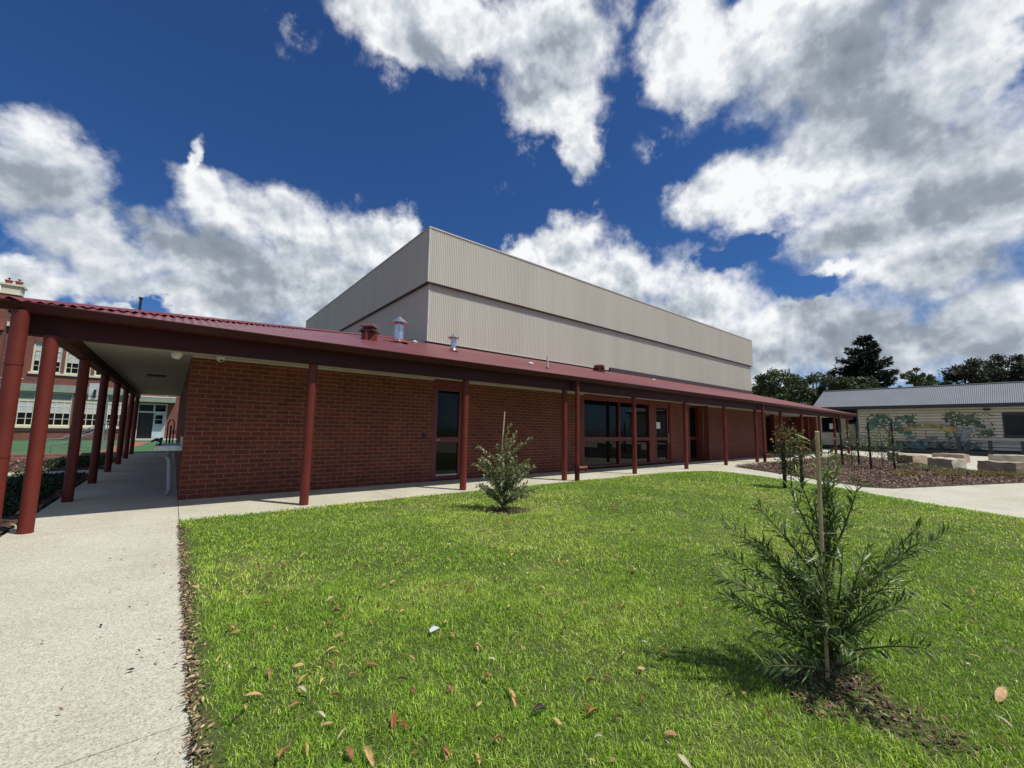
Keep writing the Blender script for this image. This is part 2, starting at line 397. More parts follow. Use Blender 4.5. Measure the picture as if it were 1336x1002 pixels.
chips('bark_mulch', np.stack([x, y, rng.uniform(.008, .04, len(x))], 1), .10, BC, 'bark mulch beside the covered walkway')
# mulch rings round the bushy saplings
x = rng.uniform(2.3, 4.8, 60000); y = rng.uniform(-9.9, -3.6, 60000); pm = patch_mask(x, y); k = (pm > 0) & (rng.random(len(x)) < .35+pm); x, y = x[k], y[k]
chips('bark_mulch', np.stack([x, y, lawn_z(x, y)+rng.uniform(0, .02, len(x))], 1), .036, [(.16,.085,.055),(.09,.052,.035),(.27,.20,.12),(.05,.033,.023)], 'dark bark mulch round the two bushy saplings')
# leaf litter along the concrete edge
n = 3600; y = -rng.uniform(2.3, 9.6, n); x = np.abs(rng.normal(.012, .029, n))-.008; x[:90] = -np.abs(rng.normal(0, .45, 90))
chips('leaf_litter', np.stack([x, y, .006+rng.uniform(0, .022, n)], 1), .034, [(.34,.23,.12),(.20,.12,.07),(.48,.37,.21),(.10,.065,.04),(.06,.04,.028)], 'dry leaf litter caught along the concrete edge')
# dark ground cover by the walkway
x, y = scatter([(-1.75,-.4),(-1.75,5.3),(-2.9,5.4),(-3.3,-.4)], 9000); x2, y2 = scatter([(-1.75,8),(-1.75,11.3),(-3.0,11.3),(-3,8)], 4000); x = np.concatenate([x, x2]); y = np.concatenate([y, y2])
P = np.stack([x, y, rng.uniform(.02, .16, len(x))*(.4+vnoise(x, y, 1.5, 6))], 1); d = rand_dir(len(x)); d[:, 2] = np.abs(d[:, 2])
c = np.array((.028, .055, .018))*rng.uniform(.5, 1.5, (len(x), 1))
V, F, C = leaf_cloud(P, .07, .03, d, rand_dir(len(x)), c); o = mesh_obj('ground_cover', arr_mesh('ground_cover', V, F, C, 'leafblade')); o['kind'] = 'stuff'; o['label'] = 'dark leafy ground cover along the walkway posts'

# ------------------------------------------------------------------ the hall
H = thing('school_hall', 'long red brick school hall with red veranda roof and tall beige metal upper storey', 'building', (0, 0, 0))
PX = [1.664+3.193*i for i in range(12)]
# brick walls with openings
ST = 2.60
def wall_run(x0, x1, y0=0.0, y1=.25, z0=0, z1=ST): w = MB(); w.box((x0, y0, z0), (x1, y1, z1), 'brick'); obj('brick_wall', w, None, H)
wall_run(0, 4.95); wall_run(5.93, 10.72); wall_run(16.3, 17.9); wall_run(19.7, 26.72)
wall_run(17.9, 17.98, .252, .9); wall_run(19.62, 19.7, .252, .9)
wall_run(26.47, 26.72, .252, 2.0); wall_run(33.4, 36.9, 2.0, 2.25); wall_run(36.9, 37.15, .2, 2.25)
w = MB(); w.box((0, .252, 0), (.25, 15.2, ST), 'brick'); w.box((.252, 14.95, 0), (7.2, 15.2, ST), 'brick'); obj('side_wall', w, None, H)
# soffit, beams
w = MB(); w.poly([(-1.74, -1.74, 2.6), (38.1, -1.74, 2.6), (38.1, 2.2, 2.6), (-1.74, 2.2, 2.6)][::-1], 'soffit'); w.poly([(-1.74, 2.2, 2.6), (.3, 2.2, 2.6), (.3, 15.2, 2.6), (-1.74, 15.2, 2.6)][::-1], 'soffit')
# joint battens under the sheets
for i in range(13): w.box((PX[0]+3.193*i-1.6-.02, -1.6, 2.594), (PX[0]+3.193*i-1.6+.02, -.004, 2.5995), 'soffit')
obj('soffit', w, None, H)
w = MB()
segs = [-1.75]+[x+.0 for x in PX]+[38.1]
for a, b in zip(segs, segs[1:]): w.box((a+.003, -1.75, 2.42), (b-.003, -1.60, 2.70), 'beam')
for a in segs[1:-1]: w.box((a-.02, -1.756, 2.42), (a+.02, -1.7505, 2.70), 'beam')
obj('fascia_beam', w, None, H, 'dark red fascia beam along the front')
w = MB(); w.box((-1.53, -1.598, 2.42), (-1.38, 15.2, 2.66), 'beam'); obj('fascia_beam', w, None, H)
# gutter: open trough with rolled lip along front and left
def gutter(p0, p1, out):
    p0, p1, out = map(lambda a: np.array(a, float), (p0, p1, out)); m = MB()
    prof = [(0, .07), (0, .0), (.03, -.035), (.092, -.037), (.098, -.028), (.098, -.018), (.15, .057), (.15, .068), (.138, .072), (.132, .06)]
    prof2 = [(.08, -.012), (.012, -.015), (.012, .07)]
    pr = prof+prof2; a = [p0+out*u+np.array((0, 0, v)) for u, v in pr]; b = [p1+out*u+np.array((0, 0, v)) for u, v in pr]
    for i in range(len(pr)):
        j = (i+1) % len(pr); m.poly([a[i], a[j], b[j], b[i]], 'gutter')
    m.poly(a[::-1], 'gutter'); m.poly(b, 'gutter'); return m
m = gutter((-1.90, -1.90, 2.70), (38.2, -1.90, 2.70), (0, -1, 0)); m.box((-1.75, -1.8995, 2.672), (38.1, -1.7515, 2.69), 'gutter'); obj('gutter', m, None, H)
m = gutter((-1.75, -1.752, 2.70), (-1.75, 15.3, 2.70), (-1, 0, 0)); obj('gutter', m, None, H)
# roof sheets: corrugated, front plane and left plane meeting at a hip
SF, HS = .2646, .88; SL = SF*HS; E0 = (-1.80, -2.03)
def corrugate(cols, nrm, amp, mat, per=4):
    """cols: list of (bottom, top); every 'per' columns is one wave"""
    n = len(cols); nrm = np.array(nrm, float); V = []
    for i, (a, b) in enumerate(cols):
        o = nrm*amp*math.cos(2*PI*i/per); V += [np.array(a)+o, np.array(b)+o]
    V = np.array(V); i = np.arange(n-1)[:, None]*2; F = np.concatenate([i, i+2, i+3, i+1], 1); return V, F
def corr_obj(name, cols, nrm, amp, mat, parent, per=4):
    V, F = corrugate(cols, nrm, amp, mat, per); return mesh_obj(name, arr_mesh(name, V-root_loc(parent), F, None, mat, True), parent)
pitch = .11
cols = []
xs = np.arange(-1.80, 38.25, pitch/4)
for x in xs:
    yt = min(5.03, E0[1]+(x-E0[0])*HS+.05); cols.append(((x, E0[1]-.01, 2.757), (x, yt, 2.76+(yt-E0[1])*SF)))
n = np.array((0, -SF, 1)); n /= np.linalg.norm(n); corr_obj('roof', cols, n, .012, 'roof', H)
cols = []
for y in np.arange(E0[1], 15.4, pitch/4):
    xt = min(7.35, E0[0]+(y-E0[1])/HS+.05); cols.append(((E0[0]-.02, y, 2.757), (xt, y, 2.76+(xt-E0[0])*SL)))
n = np.array((-SL, 0, 1)); n /= np.linalg.norm(n); corr_obj('roof', cols, -n, .012, 'roof', H)
m = MB()
def hipz(t): return 2.76+t*HS*SF
ts = np.linspace(0, 8.0, 2)
a = np.array((E0[0], E0[1], 2.775)); b = np.array((E0[0]+8.0, E0[1]+8.0*HS, hipz(8.0)+.015))
dv = (b-a)/np.linalg.norm(b-a); sd = np.cross(dv, (0, 0, 1)); sd /= np.linalg.norm(sd)
L = np.linalg.norm(b-a); k = int(L/.11)
# hip capping with edges scribed down into the ribs
for i in range(k):
    p = a+dv*(L*i/k); q = a+dv*(L*(i+1)/k); mid = (p+q)/2; up = np.array((0, 0, .035))
    for sgn in (1, -1):
        pe, qe, me_ = p+sd*sgn*.12, q+sd*sgn*.12, mid+sd*sgn*.12
        dz = np.array((0, 0, -.028)); pts = [p+up, q+up, qe+dz*.2, me_+dz, pe+dz*.2]
        m.poly(pts if sgn < 0 else pts[::-1], 'roof')
obj('hip_capping', m, None, H)
m = MB(); m.poly([(38.2, -2.02, 2.68), (38.2, 5.0, 2.68), (38.2, 5.0, 2.74+7.02*SF), (38.2, -2.02, 2.74)], 'beam'); obj('gable_end', m, None, H)
# clerestory
LX0, LX1, LY0, LY1 = 7.27, 38.1, 5.0, 24.6
UX0, UX1, UY0, UY1 = 7.14, 38.24, 4.87, 24.73
Z0, Z1, Z2 = 4.74, 7.06, 9.27
def clad(x0, x1, y0, y1, z0, z1, name):
    p = .085/6
    cols = [((x, y0, z0), (x, y0, z1)) for x in np.arange(x0, x1, p)]; corr_obj(name, cols, (0, -1, 0), .012, 'clad', H, 6)
    cols = [((x0, y, z0), (x0, y, z1)) for y in np.arange(y1, y0, -p)]; corr_obj(name, cols, (-1, 0, 0), .012, 'clad', H, 6)
    m = MB(); m.box((x0+.02, y0+.02, z0), (x1, y1, z1-.01), 'clad')
    for (a, b) in (((x0-.016, y0-.016), (x0+.05, y0+.05)), ((x1-.04, y0-.016), (x1+.02, y0+.05))): m.box((a[0], a[1], z0), (b[0], b[1], z1), 'capflash')
    return m
m = clad(LX0, LX1, LY0, LY1, Z0, Z1+.05, 'lower_cladding'); obj('clerestory_wall', m, None, H)
m = clad(UX0, UX1, UY0, UY1, Z1, Z2, 'upper_cladding'); m.box((UX0-.03, UY0-.03, Z2), (UX1+.03, UY1+.03, Z2+.05), 'capflash'); obj('clerestory_wall', m, None, H)
m = MB(); m.box((UX0-.012, UY0-.012, Z1-.035), (UX1, UY1, Z1-.002), 'flash'); obj('soffit_trim', m, None, H)
m = MB(); m.box((LX0+.03, LY0+.03, 3.6), (LX1-.02, LY1, Z0-.002), 'flash'); m.box((LX0-.02, LY0-.02, Z0-.035), (LX1+.01, LY1, Z0-.003), 'capflash'); obj('base_flashing', m, None, H)
m = MB(); m.box((18.6, 4.90, 4.56), (38.16, 4.985, 4.86), 'flash'); obj('box_gutter', m, None, H)
# posts
def post(x, y): 
    m = MB(); m.tube([(x, y, 0), (x, y, 2.419)], .072, 'red', 20)
    obj('post', m, None, H)
for x in PX: post(x, -1.65)
post(-1.45, -1.80)
for i in range(1, 7): post(-1.45, -1.99+2.76*i)
# downpipes
def downpipe(x, y, r, top=2.69):
    m = MB(); m.tube([(x, y, .42), (x, y, top)], r, 'red', 18)
    for z in (1.02, 1.95): m.tube([(x, y, z-.03), (x, y, z+.03)], r+.005, 'red', 18)
    for z in (.95, 2.0): m.box((x-.02, y, z-.015), (x+.02, y+.19, z+.015), 'red')
    o = obj('downpipe', m, None, H)
    m = MB(); m.tube([(x, y, 0), (x, y, .419)], r*1.12, 'beam', 18); m.tube([(x+.02, y-.03, .32), (x+.20, y-.10, .32)], r*1.15, 'red', 18); m.tube([(x+.195, y-.098, .32), (x+.235, y-.114, .32)], r*1.4, 'red', 18)
    obj('cleanout', m, None, o)
for x in (8.30, 21.08, 33.9): downpipe(x, -1.88, .058)
m = MB(); m.tube([(-1.70, -1.95, 0), (-1.70, -1.95, 2.67)], .076, 'red', 20)
for z in (.93, 2.02): m.tube([(-1.70, -1.95, z-.012), (-1.70, -1.95, z+.012)], .082, 'red', 20)
m.box((-1.71, -1.86, 2.005), (-1.69, -1.6, 2.025), 'red'); obj('downpipe', m, None, H, 'thick red downpipe at the front left corner')
# doors and windows
def rect_frame(m, x0, x1, z0, z1, y0, y1, t, mat='frame'):
    m.box((x0, y0, z0), (x0+t, y1, z1), mat); m.box((x1-t, y0, z0), (x1, y1, z1), mat)
    m.box((x0+t+.0005, y0, z0), (x1-t-.0005, y1, z0+t), mat); m.box((x0+t+.0005, y0, z1-t), (x1-t-.0005, y1, z1), mat)
def pane(parent, x0, x1, z0, z1, y, mat='glass'):
    m = MB(); m.box((x0, y, z0), (x1, y+.01, z1), mat); return obj('pane', m, None, parent)
# single door
m = MB(); rect_frame(m, 4.952, 5.928, .02, 2.58, .03, .20, .07); m.box((5.023, .035, 2.40), (5.857, .19, 2.51), 'frame')
d = obj('door', m, None, H, 'red framed glass door behind the third post')
m = MB(); rect_frame(m, 5.03, 5.85, .03, 2.395, .06, .15, .085); m.box((5.116, .06, .97), (5.764, .15, 1.10), 'frame'); obj('door_leaf', m, None, d)
pane(d, 5.116, 5.764, .115, .97, .10); pane(d, 5.116, 5.764, 1.10, 2.31, .10)
m = MB(); m.box((5.12, .07, .115), (5.76, .098, .15), 'capflash'); obj('sill_strip', m, None, d); m = MB(); m.tube([(5.07, .055, 1.03), (5.07, .01, 1.03), (5.19, .005, 1.03)], .011, 'steel', 8); obj('handle', m, None, d)
m = MB(); m.box((4.70, -.03, 1.06), (4.78, -.002, 1.2), 'black'); obj('door_reader', m, None, H)
# big window group with door
m = MB(); rect_frame(m, 10.722, 16.298, .05, 2.58, .03, .20, .07); m.box((10.793, .035, 2.40), (16.227, .19, 2.51), 'frame')
for x in (12.78, 14.78, 15.16): m.box((x-.035, .034, .121), (x+.035, .195, 2.40), 'frame')
for a, b in ((10.793, 12.744), (12.816, 14.744)): m.box((a, .036, .97), (b, .19, 1.10), 'frame')
m.box((14.816, .036, .121), (15.124, .19, 2.40), 'frame')
d = obj('window', m, None, H, 'wide red framed window with a mid rail')
for a, b in ((10.793, 12.744), (12.816, 14.744)): pane(d, a, b, .121, .97, .11); pane(d, a, b, 1.10, 2.40, .11)
m = MB(); rect_frame(m, 15.21, 16.2, .06, 2.395, .06, .15, .09); m.box((15.301, .06, .97), (16.109, .15, 1.10), 'frame'); d = obj('door', m, None, H, 'red framed glass door with a white notice')
pane(d, 15.301, 16.109, .151, .97, .10); pane(d, 15.301, 16.109, 1.10, 2.304, .10)
m = MB(); m.box((15.33, .085, 1.45), (15.62, .098, 1.72), 'white'); obj('notice', m, None, d)
m = MB(); m.box((16.13, .02, .85), (16.17, .055, 1.25), 'steel'); obj('handle', m, None, d)
# recessed double door
m = MB(); rect_frame(m, 17.982, 19.618, .02, 2.58, .5, .66, .08); m.box((18.70, .501, .1), (18.82, .655, 2.5), 'frame'); m.box((18.063, .502, .97), (18.70, .65, 1.10), 'frame'); m.box((18.82, .502, .97), (19.537, .65, 1.10), 'frame')
d = obj('door', m, None, H, 'recessed red framed double door in the brick wall')
for a, b in ((18.063, 18.70), (18.82, 19.537)): pane(d, a, b, .10, .97, .58); pane(d, a, b, 1.10, 2.50, .58)
m = MB(); m.box((18.66, .44, .9), (18.69, .49, 1.3), 'steel'); obj('handle', m, None, d)
# entry glazing at far end
m = MB(); rect_frame(m, 26.73, 33.38, .02, 2.58, 1.9, 2.05, .08, 'black')
for x in (28.3, 28.75, 30.0, 31.6): m.box((x-.06, 1.902, .10), (x+.06, 2.045, 2.5), 'black')
m.box((26.811, 1.903, .9), (28.24, 2.04, 1.0), 'black'); d = obj('window', m, None, H, 'black framed entry glazing near the far end')
for a, b in ((26.811, 28.24), (28.36, 28.69), (28.81, 29.94), (30.06, 31.54), (31.66, 33.3)): pane(d, a, b, .10, 2.5, 1.96)
for a, b in ((31.0, 1.0), (35.6, .35)): m = MB(); m.box((a, b, .01), (a+.25, b+.25, 2.59), 'red'); obj('column', m, None, H)
# roof fittings on the front plane
def rz(x, y): return 2.76+min((y-E0[1])*SF, (x-E0[0])*SL)+.015
def flue(x, y, h, r, label):
    z = rz(x, y); m = MB(); m.tube([(x, y, z-.1), (x, y, z+h)], r, 'galv', 18); m.lathe((x, y, z-.02), [(r*2.1, 0), (r*1.5, .04), (r*1.1, .10)], 'roof', 18)
    m.tube([(x, y, z+h*.86), (x, y, z+h*.90)], r*1.06, 'galv', 18); o = obj('roof_flue', m, None, H, label)
    c = MB(); c.lathe((x, y, z+h+.05), [(r*2.05, 0), (r*2.1, .015), (r*1.2, r*.75), (r*.2, r*1.55), (.01, r*1.6)], 'galv', 20)
    for k in range(3): c.box((x+r*.9*math.cos(k*2.1)-.012, y+r*.9*math.sin(k*2.1)-.012, z+h-.02), (x+r*.9*math.cos(k*2.1)+.012, y+r*.9*math.sin(k*2.1)+.012, z+h+.09), 'galv')
    obj('cowl', c, None, o)
flue(4.69, 1.75, .50, .135, 'larger galvanised flue with a conical cowl'); flue(6.38, 1.5, .36, .085, 'smaller galvanised flue with a conical cowl')
def boxvent(x, y, s, h, label):
    z = rz(x, y); m = MB(); m.box((x-s, y-s, z-.25), (x+s, y+s, z+h*.45), 'red'); m.box((x-s*.8, y-s*.8, z+h*.45+.002), (x+s*.8, y+s*.8, z+h*.80), 'black'); o = obj('roof_vent', m, None, H, label)
    c = MB(); 
    for zz, k in ((h*.45, 1.25), (h*.80, 1.15)):
        for i in range(4): pass
        c.lathe((x, y, z+zz+.003), [(s*1.42*k, 0), (s*1.42*k, .03), (s*1.0*k, .09)], 'beam' if zz < h*.6 else 'roof', 4)
    o2 = obj('vent_cap', c, None, o)
boxvent(3.52, .85, .15, .38, 'square red roof vent with stepped caps'); boxvent(15.38, 3.1, .20, .28, 'dark red roof vent close to the cladding')
m = MB(); m.tube([(8.70, -.30, rz(8.7, -.3)-.05), (8.70, -.30, rz(8.7, -.3)+.38)], .028, 'capflash', 10); m.lathe((8.7, -.3, rz(8.7, -.3)-.01), [(.07, 0), (.035, .05)], 'black', 12); obj('vent_pipe', m, None, H)
for (x, y) in ((4.05, 2.6), (5.75, 2.9), (8.35, .1), (18.6, 2.2)):
    z = rz(x, y); m = MB(); m.lathe((x, y, z-.03), [(.05, 0), (.05, .05), (.09, .06), (.09, .09), (.03, .12)], 'white', 12); obj('roof_anchor', m, None, H)
# soffit fittings
m = MB(); m.lathe((-.22, .02, 2.599), [(.09, 0), (.085, -.05), (.06, -.09), (.02, -.11)], 'white', 18); obj('soffit_light', m, None, H)
m = MB(); m.lathe((.42, -.10, 2.593), [(.07, 0), (.07, -.035), (.055, -.07), (.02, -.09)], 'white', 16); m.lathe((.43, -.145, 2.53), [(.035, 0), (.02, -.02)], 'black', 12); obj('security_camera', m, None, H)
m = MB(); m.box((-.80, 4.75, 2.57), (-.42, 5.1, 2.598), 'black'); obj('soffit_vent', m, None, H)
# trim strip where wall meets soffit
for a, b in ((0, 4.95), (5.93, 10.72), (19.7, 26.7)): m = MB(); m.box((a, -.02, 2.55), (b, -.0005, 2.5935), 'soffit'); obj('wall_trim', m, None, H)

# ------------------------------------------------------------------ drinking trough on the side wall
T = thing('drinking_trough', 'grey steel drinking trough on the side brick wall under the walkway', 'drinking trough', (-.22, 1.0, 0))
m = MB(); m.box((-.40, .45, .84), (-.005, 1.75, .86), 'steel'); m.box((-.40, .45, .86), (-.375, 1.75, .93), 'steel'); m.box((-.374, .45, .86), (-.03, .475, .93), 'steel'); m.box((-.374, 1.725, .86), (-.03, 1.75, .93), 'steel'); m.box((-.03, .45, .86), (-.004, 1.75, 1.10), 'steel'); obj('basin', m, None, T, bevel=.004)
for y in (.62, 1.1, 1.58):
    m = MB(); m.tube([(-.33, y, .93), (-.33, y, 1.0), (-.40, y, 1.03), (-.46, y, 1.0)], .014, 'black', 8); m.tube([(-.33, y, 1.0), (-.33, y, 1.05)], .025, 'black', 8); obj('tap', m, None, T)
m = MB(); m.tube([(-.20, .95, .84), (-.20, .95, .72), (-.20, .88, .66), (-.20, .80, .70), (-.17, .76, .66), (-.13, .66, .10), (-.16, .60, .03)], .038, 'pvc', 12); obj('waste_pipe', m, None, T)
m = MB()
for dx in (-.05, .05): m.tube([(-.2+dx, 1.7, .93), (-.2+dx, 1.7, 1.35), (-.2+dx*.3, 1.7, 1.42)], .012, 'black', 8)
m.tube([(-.2, 1.7, .93), (-.2, 1.7, 1.3)], .016, 'black', 8); obj('bubbler_riser', m, None, T)

# ------------------------------------------------------------------ plants
def bezier(p0, p1, p2, n):
    t = np.linspace(0, 1, n)[:, None]; return (1-t)**2*p0+2*t*(1-t)*p1+t*t*p2
def sapling(name, label, loc, spec, stake, leafcol, lw, ll, group=None, seed=1, dens=9):
    """bushy sapling: trunk and branches (tubes), leaves set along every branch, timber stake"""
    st = np.random.default_rng(seed); t = thing(name, label, 'sapling', loc, group); L = np.array(loc, float)
    m = MB(); lp = []; ld = []
    for (tip, bulge, h0) in spec:
        p0 = L+np.array((0, 0, h0)) + np.append(st.normal(0, .012, 2), 0); p2 = L+np.array(tip); p1 = (p0+p2)/2+np.array(bulge)
        B = bezier(p0, p1, p2, 12); m.tube(B, list(np.linspace(.007, .0018, 12)), 'greenstem', 5, False)
        ln = np.linalg.norm(np.diff(B, axis=0), axis=1).sum(); k = max(8, int(ln/ll*dens))
        for j in range(k):
            s = .22+.78*(j/(k-1)) if k > 1 else 1
            i = min(int(s*11), 10); fr = s*11-i; p = B[i]*(1-fr)+B[i+1]*fr; tg = B[i+1]-B[i]; tg /= np.linalg.norm(tg)
            a = st.uniform(0, 2*PI) if True else 0; q = np.cross(tg, (math.cos(a), math.sin(a), .3)); q /= np.linalg.norm(q)+1e-9
            d = tg*st.uniform(.35, 1.0)+q*st.uniform(.5, 1.05)+np.array((0, 0, st.uniform(-.05, .25))); lp.append(p); ld.append(d)
    m.tube(bezier(L, L+np.array((.01, .0, .5)), L+np.array((spec[0][0][0]*.4, spec[0][0][1]*.4, spec[0][0][2]*.8)), 10), list(np.linspace(.013, .006, 10)), 'bark', 8)
    obj('trunk', m, None, t)
    lp = np.array(lp); ld = np.array(ld); n = len(lp)
    N = rand_dir(n)*.8+np.array((.1, -.2, 1.0)); c = np.array(leafcol)[st.integers(0, len(leafcol), n)]*st.uniform(.7, 1.3, (n, 1))
    V, F, C = leaf_cloud(lp, ll*st.uniform(.6, 1.15, n), lw*st.uniform(.7, 1.2, n), ld, N, c, .2, .18)
    mesh_obj('foliage', arr_mesh('foliage', V-L, F, C, 'leafblade'), t)
    (b, tp, r) = stake; m = MB(); m.tube([b, tp], r, 'wood', 6, True, False); 
    q = np.array(b)*.45+np.array(tp)*.55; m.tube([q-(0, 0, .008), q+(0, 0, .008)], r*1.5, 'navy', 8); obj('stake', m, None, t)
    return t
# front sapling: the branches fan outwards and up, widest at two thirds of a metre
st = np.random.default_rng(5)
right = np.array((_r[0], _r[1])); fw = np.array((_f[0], _f[1])); fw /= np.linalg.norm(fw); right /= np.linalg.norm(right)
def R2(a, d): v = right*a+fw*d; return v
spec = []
def br(a, z, d=0., h0=None, up=.10):
    v = R2(a, d); spec.append(((v[0], v[1], z), (-v[0]*.04+st.normal(0, .03), -v[1]*.04+st.normal(0, .03), up*.75), h0 if h0 is not None else max(.05, z*.35)))
br(-.04, 1.30, .02, .7, 0); br(.05, 1.16, -.05, .6); br(-.12, 1.12, .05, .6); br(.10, 1.22, .08, .7); br(-.22, 1.02, -.05, .55); br(.12, 1.0, .1, .5); br(-.36, .93, .04, .45)
br(.58, .82, .05, .35); br(.68, .80, .0, .38, .05); br(.42, .78, -.12, .3); br(.50, .62, .1, .22); br(.46, .44, .0, .16, .06)
br(-.60, .66, .05, .25); br(-.66, .56, -.02, .22); br(-.52, .80, .1, .32); br(-.46, .62, -.12, .2); br(-.34, .70, .12, .25)
for i in range(52):
    a = st.normal(0, .21); d = st.normal(0, .19); z = st.uniform(.18, .80)*(1-.25*abs(a)); br(a, z, d, z*st.uniform(.2, .45), st.uniform(.03, .14))
for i in range(6):
    a = st.uniform(-.2, .2); br(a, st.uniform(.8, 1.15), st.uniform(-.15, .15), st.uniform(.4, .65), .03)
GR = [(.14,.22,.055),(.095,.17,.04),(.22,.30,.10),(.36,.42,.21),(.075,.135,.035)]
T0 = onZ(1090, 893); tp0 = onY(1066, 563, T0[1]-.07)
sapling('bushy_sapling', 'bushy sapling with narrow dark green leaves and thick stake, nearest on the lawn', (T0[0], T0[1], .01), spec, ((T0[0]-.02, T0[1]+.03, -.05), tuple(tp0), .010), GR, .0115, .092, None, 3, 8.2)
spec = []
br(.10, 1.40, 0, .75, 0); br(.20, 1.28, .05, .7); br(.45, 1.18, 0, .75, .0); br(.30, 1.10, -.1, .6); br(-.10, 1.05, .05, .65); br(-.42, 1.02, -.03, .75, -.03); br(.1, 1.15, -.1, .6)
br(-.50, .74, .0, .3); br(-.42, .80, .1, .35); br(.52, .72, 0, .3); br(.56, .36, -.08, .12, .06); br(.46, .30, .1, .1); br(-.38, .40, .0, .14)
for i in range(75):
    a = st.uniform(-.40, .44); d = st.uniform(-.34, .34); z = st.uniform(.15, .95)*(1-.2*abs(a)); br(a, z, d, z*st.uniform(.2, .5), st.uniform(.0, .1))
GG = [(.31,.33,.16),(.23,.26,.11),(.40,.41,.23),(.16,.19,.08),(.48,.49,.32)]
tp1 = onY(658.5, 537, -4.0)
sapling('bushy_sapling', 'bushy grey green sapling with thin pale stake, in front of the brick wall', (4.09, -4.04, .02), spec, ((4.02, -4.0, 0), tuple(tp1), .011), GG, .019, .062, None, 9, 7)
# three young trees tied between pairs of black stakes
def staked(loc, h, w, zc, cols, stakes, label, seed, n):
    t = thing('staked_tree', label, 'young tree', loc, 'young trees between black stakes'); L = np.array(loc); s2 = np.random.default_rng(seed)
    m = MB(); m.tube([L, L+np.array((.02, 0, h*.5)), L+np.array((0, 0, h*.97))], [.016, .012, .005], 'bark', 7)
    for i in range(12):
        a = s2.uniform(0, 6.3); z = s2.uniform(zc*.6, h*.9); m.tube([L+np.array((0, 0, z)), L+np.array((w*.7*math.cos(a), w*.7*math.sin(a), z+.22))], [.007, .003], 'bark', 5, False)
    obj('trunk', m, None, t)
    P = rand_dir(n)*(s2.random((n, 1))**.4)*np.array((w, w, (h-zc)*.62))*(.75+.5*s2.random((n, 1))) + np.array((0, 0, zc+(h-zc)*.42)); d = rand_dir(n); d[:, 2] -= .2
    c = np.array(cols)[s2.integers(0, len(cols), n)]*s2.uniform(.7, 1.3, (n, 1)); c = np.where((P[:, 2:] > h*.72) & (s2.random((n, 1)) < .55), np.array(cols[-1]), c)
    V, F, C = leaf_cloud(P, .085*s2.uniform(.6, 1.2, n), .042, d, rand_dir(n), c); mesh_obj('crown', arr_mesh('crown', V, F, C, 'leafblade'), t)
    for (x, y, z) in stakes: m = MB(); m.box((x-.03, y-.03, -.02), (x+.03, y+.03, z), 'blackstake'); obj('stake', m, None, t)
    m = MB(); (x0, y0, _), (x1, y1, _) = stakes; m.tube([(x0, y0, .8), (L[0], L[1]-.03, .82), (x1, y1, .8)], .012, 'blackstake', 5); obj('tie', m, None, t)
    return t
staked((10.9, -6.05, .05), 1.50, .33, .50, [(.05,.09,.03),(.07,.12,.04),(.11,.15,.06),(.22,.15,.05)], ((10.78, -5.96, 1.22), (10.92, -6.26, .86)), 'young tree with reddish tips between black stakes on the far lawn edge', 4, 700)
p1 = onZ(1112, 608); p2 = onZ(1152, 613)
staked((p1[0], p1[1], 0), 1.7, .55, .55, [(.06,.10,.04),(.09,.13,.055),(.16,.19,.08)], ((p1[0]-.2, p1[1]+.28, 1.95), (p1[0]+.15, p1[1]-.20, 1.9)), 'thin young tree in the mulch bed nearest the end of the veranda', 6, 480)
staked((p2[0], p2[1], 0), 1.65, .75, .5, [(.07,.11,.04),(.10,.15,.05),(.18,.22,.06)], ((p2[0]-.15, p2[1]+.32, 1.85), (p2[0]+.2, p2[1]-.32, 1.85)), 'bushier young tree in the mulch bed in front of the mural', 8, 750)
# low plants in the bed
def low_plant(px, py, w, h, cols, label, seed, n=420):
    p = onZ(px, py); s2 = np.random.default_rng(seed); t = thing('low_shrub', label, 'shrub', (p[0], p[1], 0), 'low shrubs in the mulch bed')
    P = rand_dir(n)*np.array((w, w, h)); P[:, 2] = np.abs(P[:, 2])*.9+.03; d = rand_dir(n)*.7+P/np.array((w, w, h))*.8; c = np.array(cols)[s2.integers(0, len(cols), n)]*s2.uniform(.7, 1.3, (n, 1))
    V, F, C = leaf_cloud(P, .10, .03, d, rand_dir(n), c); mesh_obj('foliage', arr_mesh('foliage', V, F, C, 'leafblade'), t)
    m = MB()
    for i in range(7): a = i*.9; m.tube([(p[0], p[1], 0), (p[0]+w*.7*math.cos(a), p[1]+w*.7*math.sin(a), h*.7)], [.012, .004], 'bark', 5, False)
    obj('stems', m, None, t)
G1 = [(.22,.22,.13),(.17,.18,.10),(.28,.27,.17)]; G2 = [(.30,.25,.09),(.22,.20,.08),(.36,.29,.13)]
for a in ((1194, 612.5, .5, .20, G1, 'grey green low shrub at the foot of the tan sandstone block'), (1216, 615.5, .42, .18, G1, 'grey green low shrub left of the light ended sandstone block'), (1247, 618.5, .42, .16, G1, 'grey green low shrub under the light ended sandstone block'), (1284, 621, .4, .11, G2, 'yellowish low plant under the left end of the rightmost sandstone block'), (1318, 623, .4, .11, G2, 'yellowish low plant under the right end of the rightmost sandstone block'), (1180, 621, .35, .10, G2, 'straw coloured low plant near the lower tip of the mulch bed'), (1236, 622, .35, .09, G2, 'straw coloured low plant between mulch edge and grey shrubs'), (1098, 601, .5, .3, [(.14,.17,.07),(.20,.22,.10)], 'green low shrub in the mulch bed by the veranda path')): low_plant(*a, seed=int(a[0]))

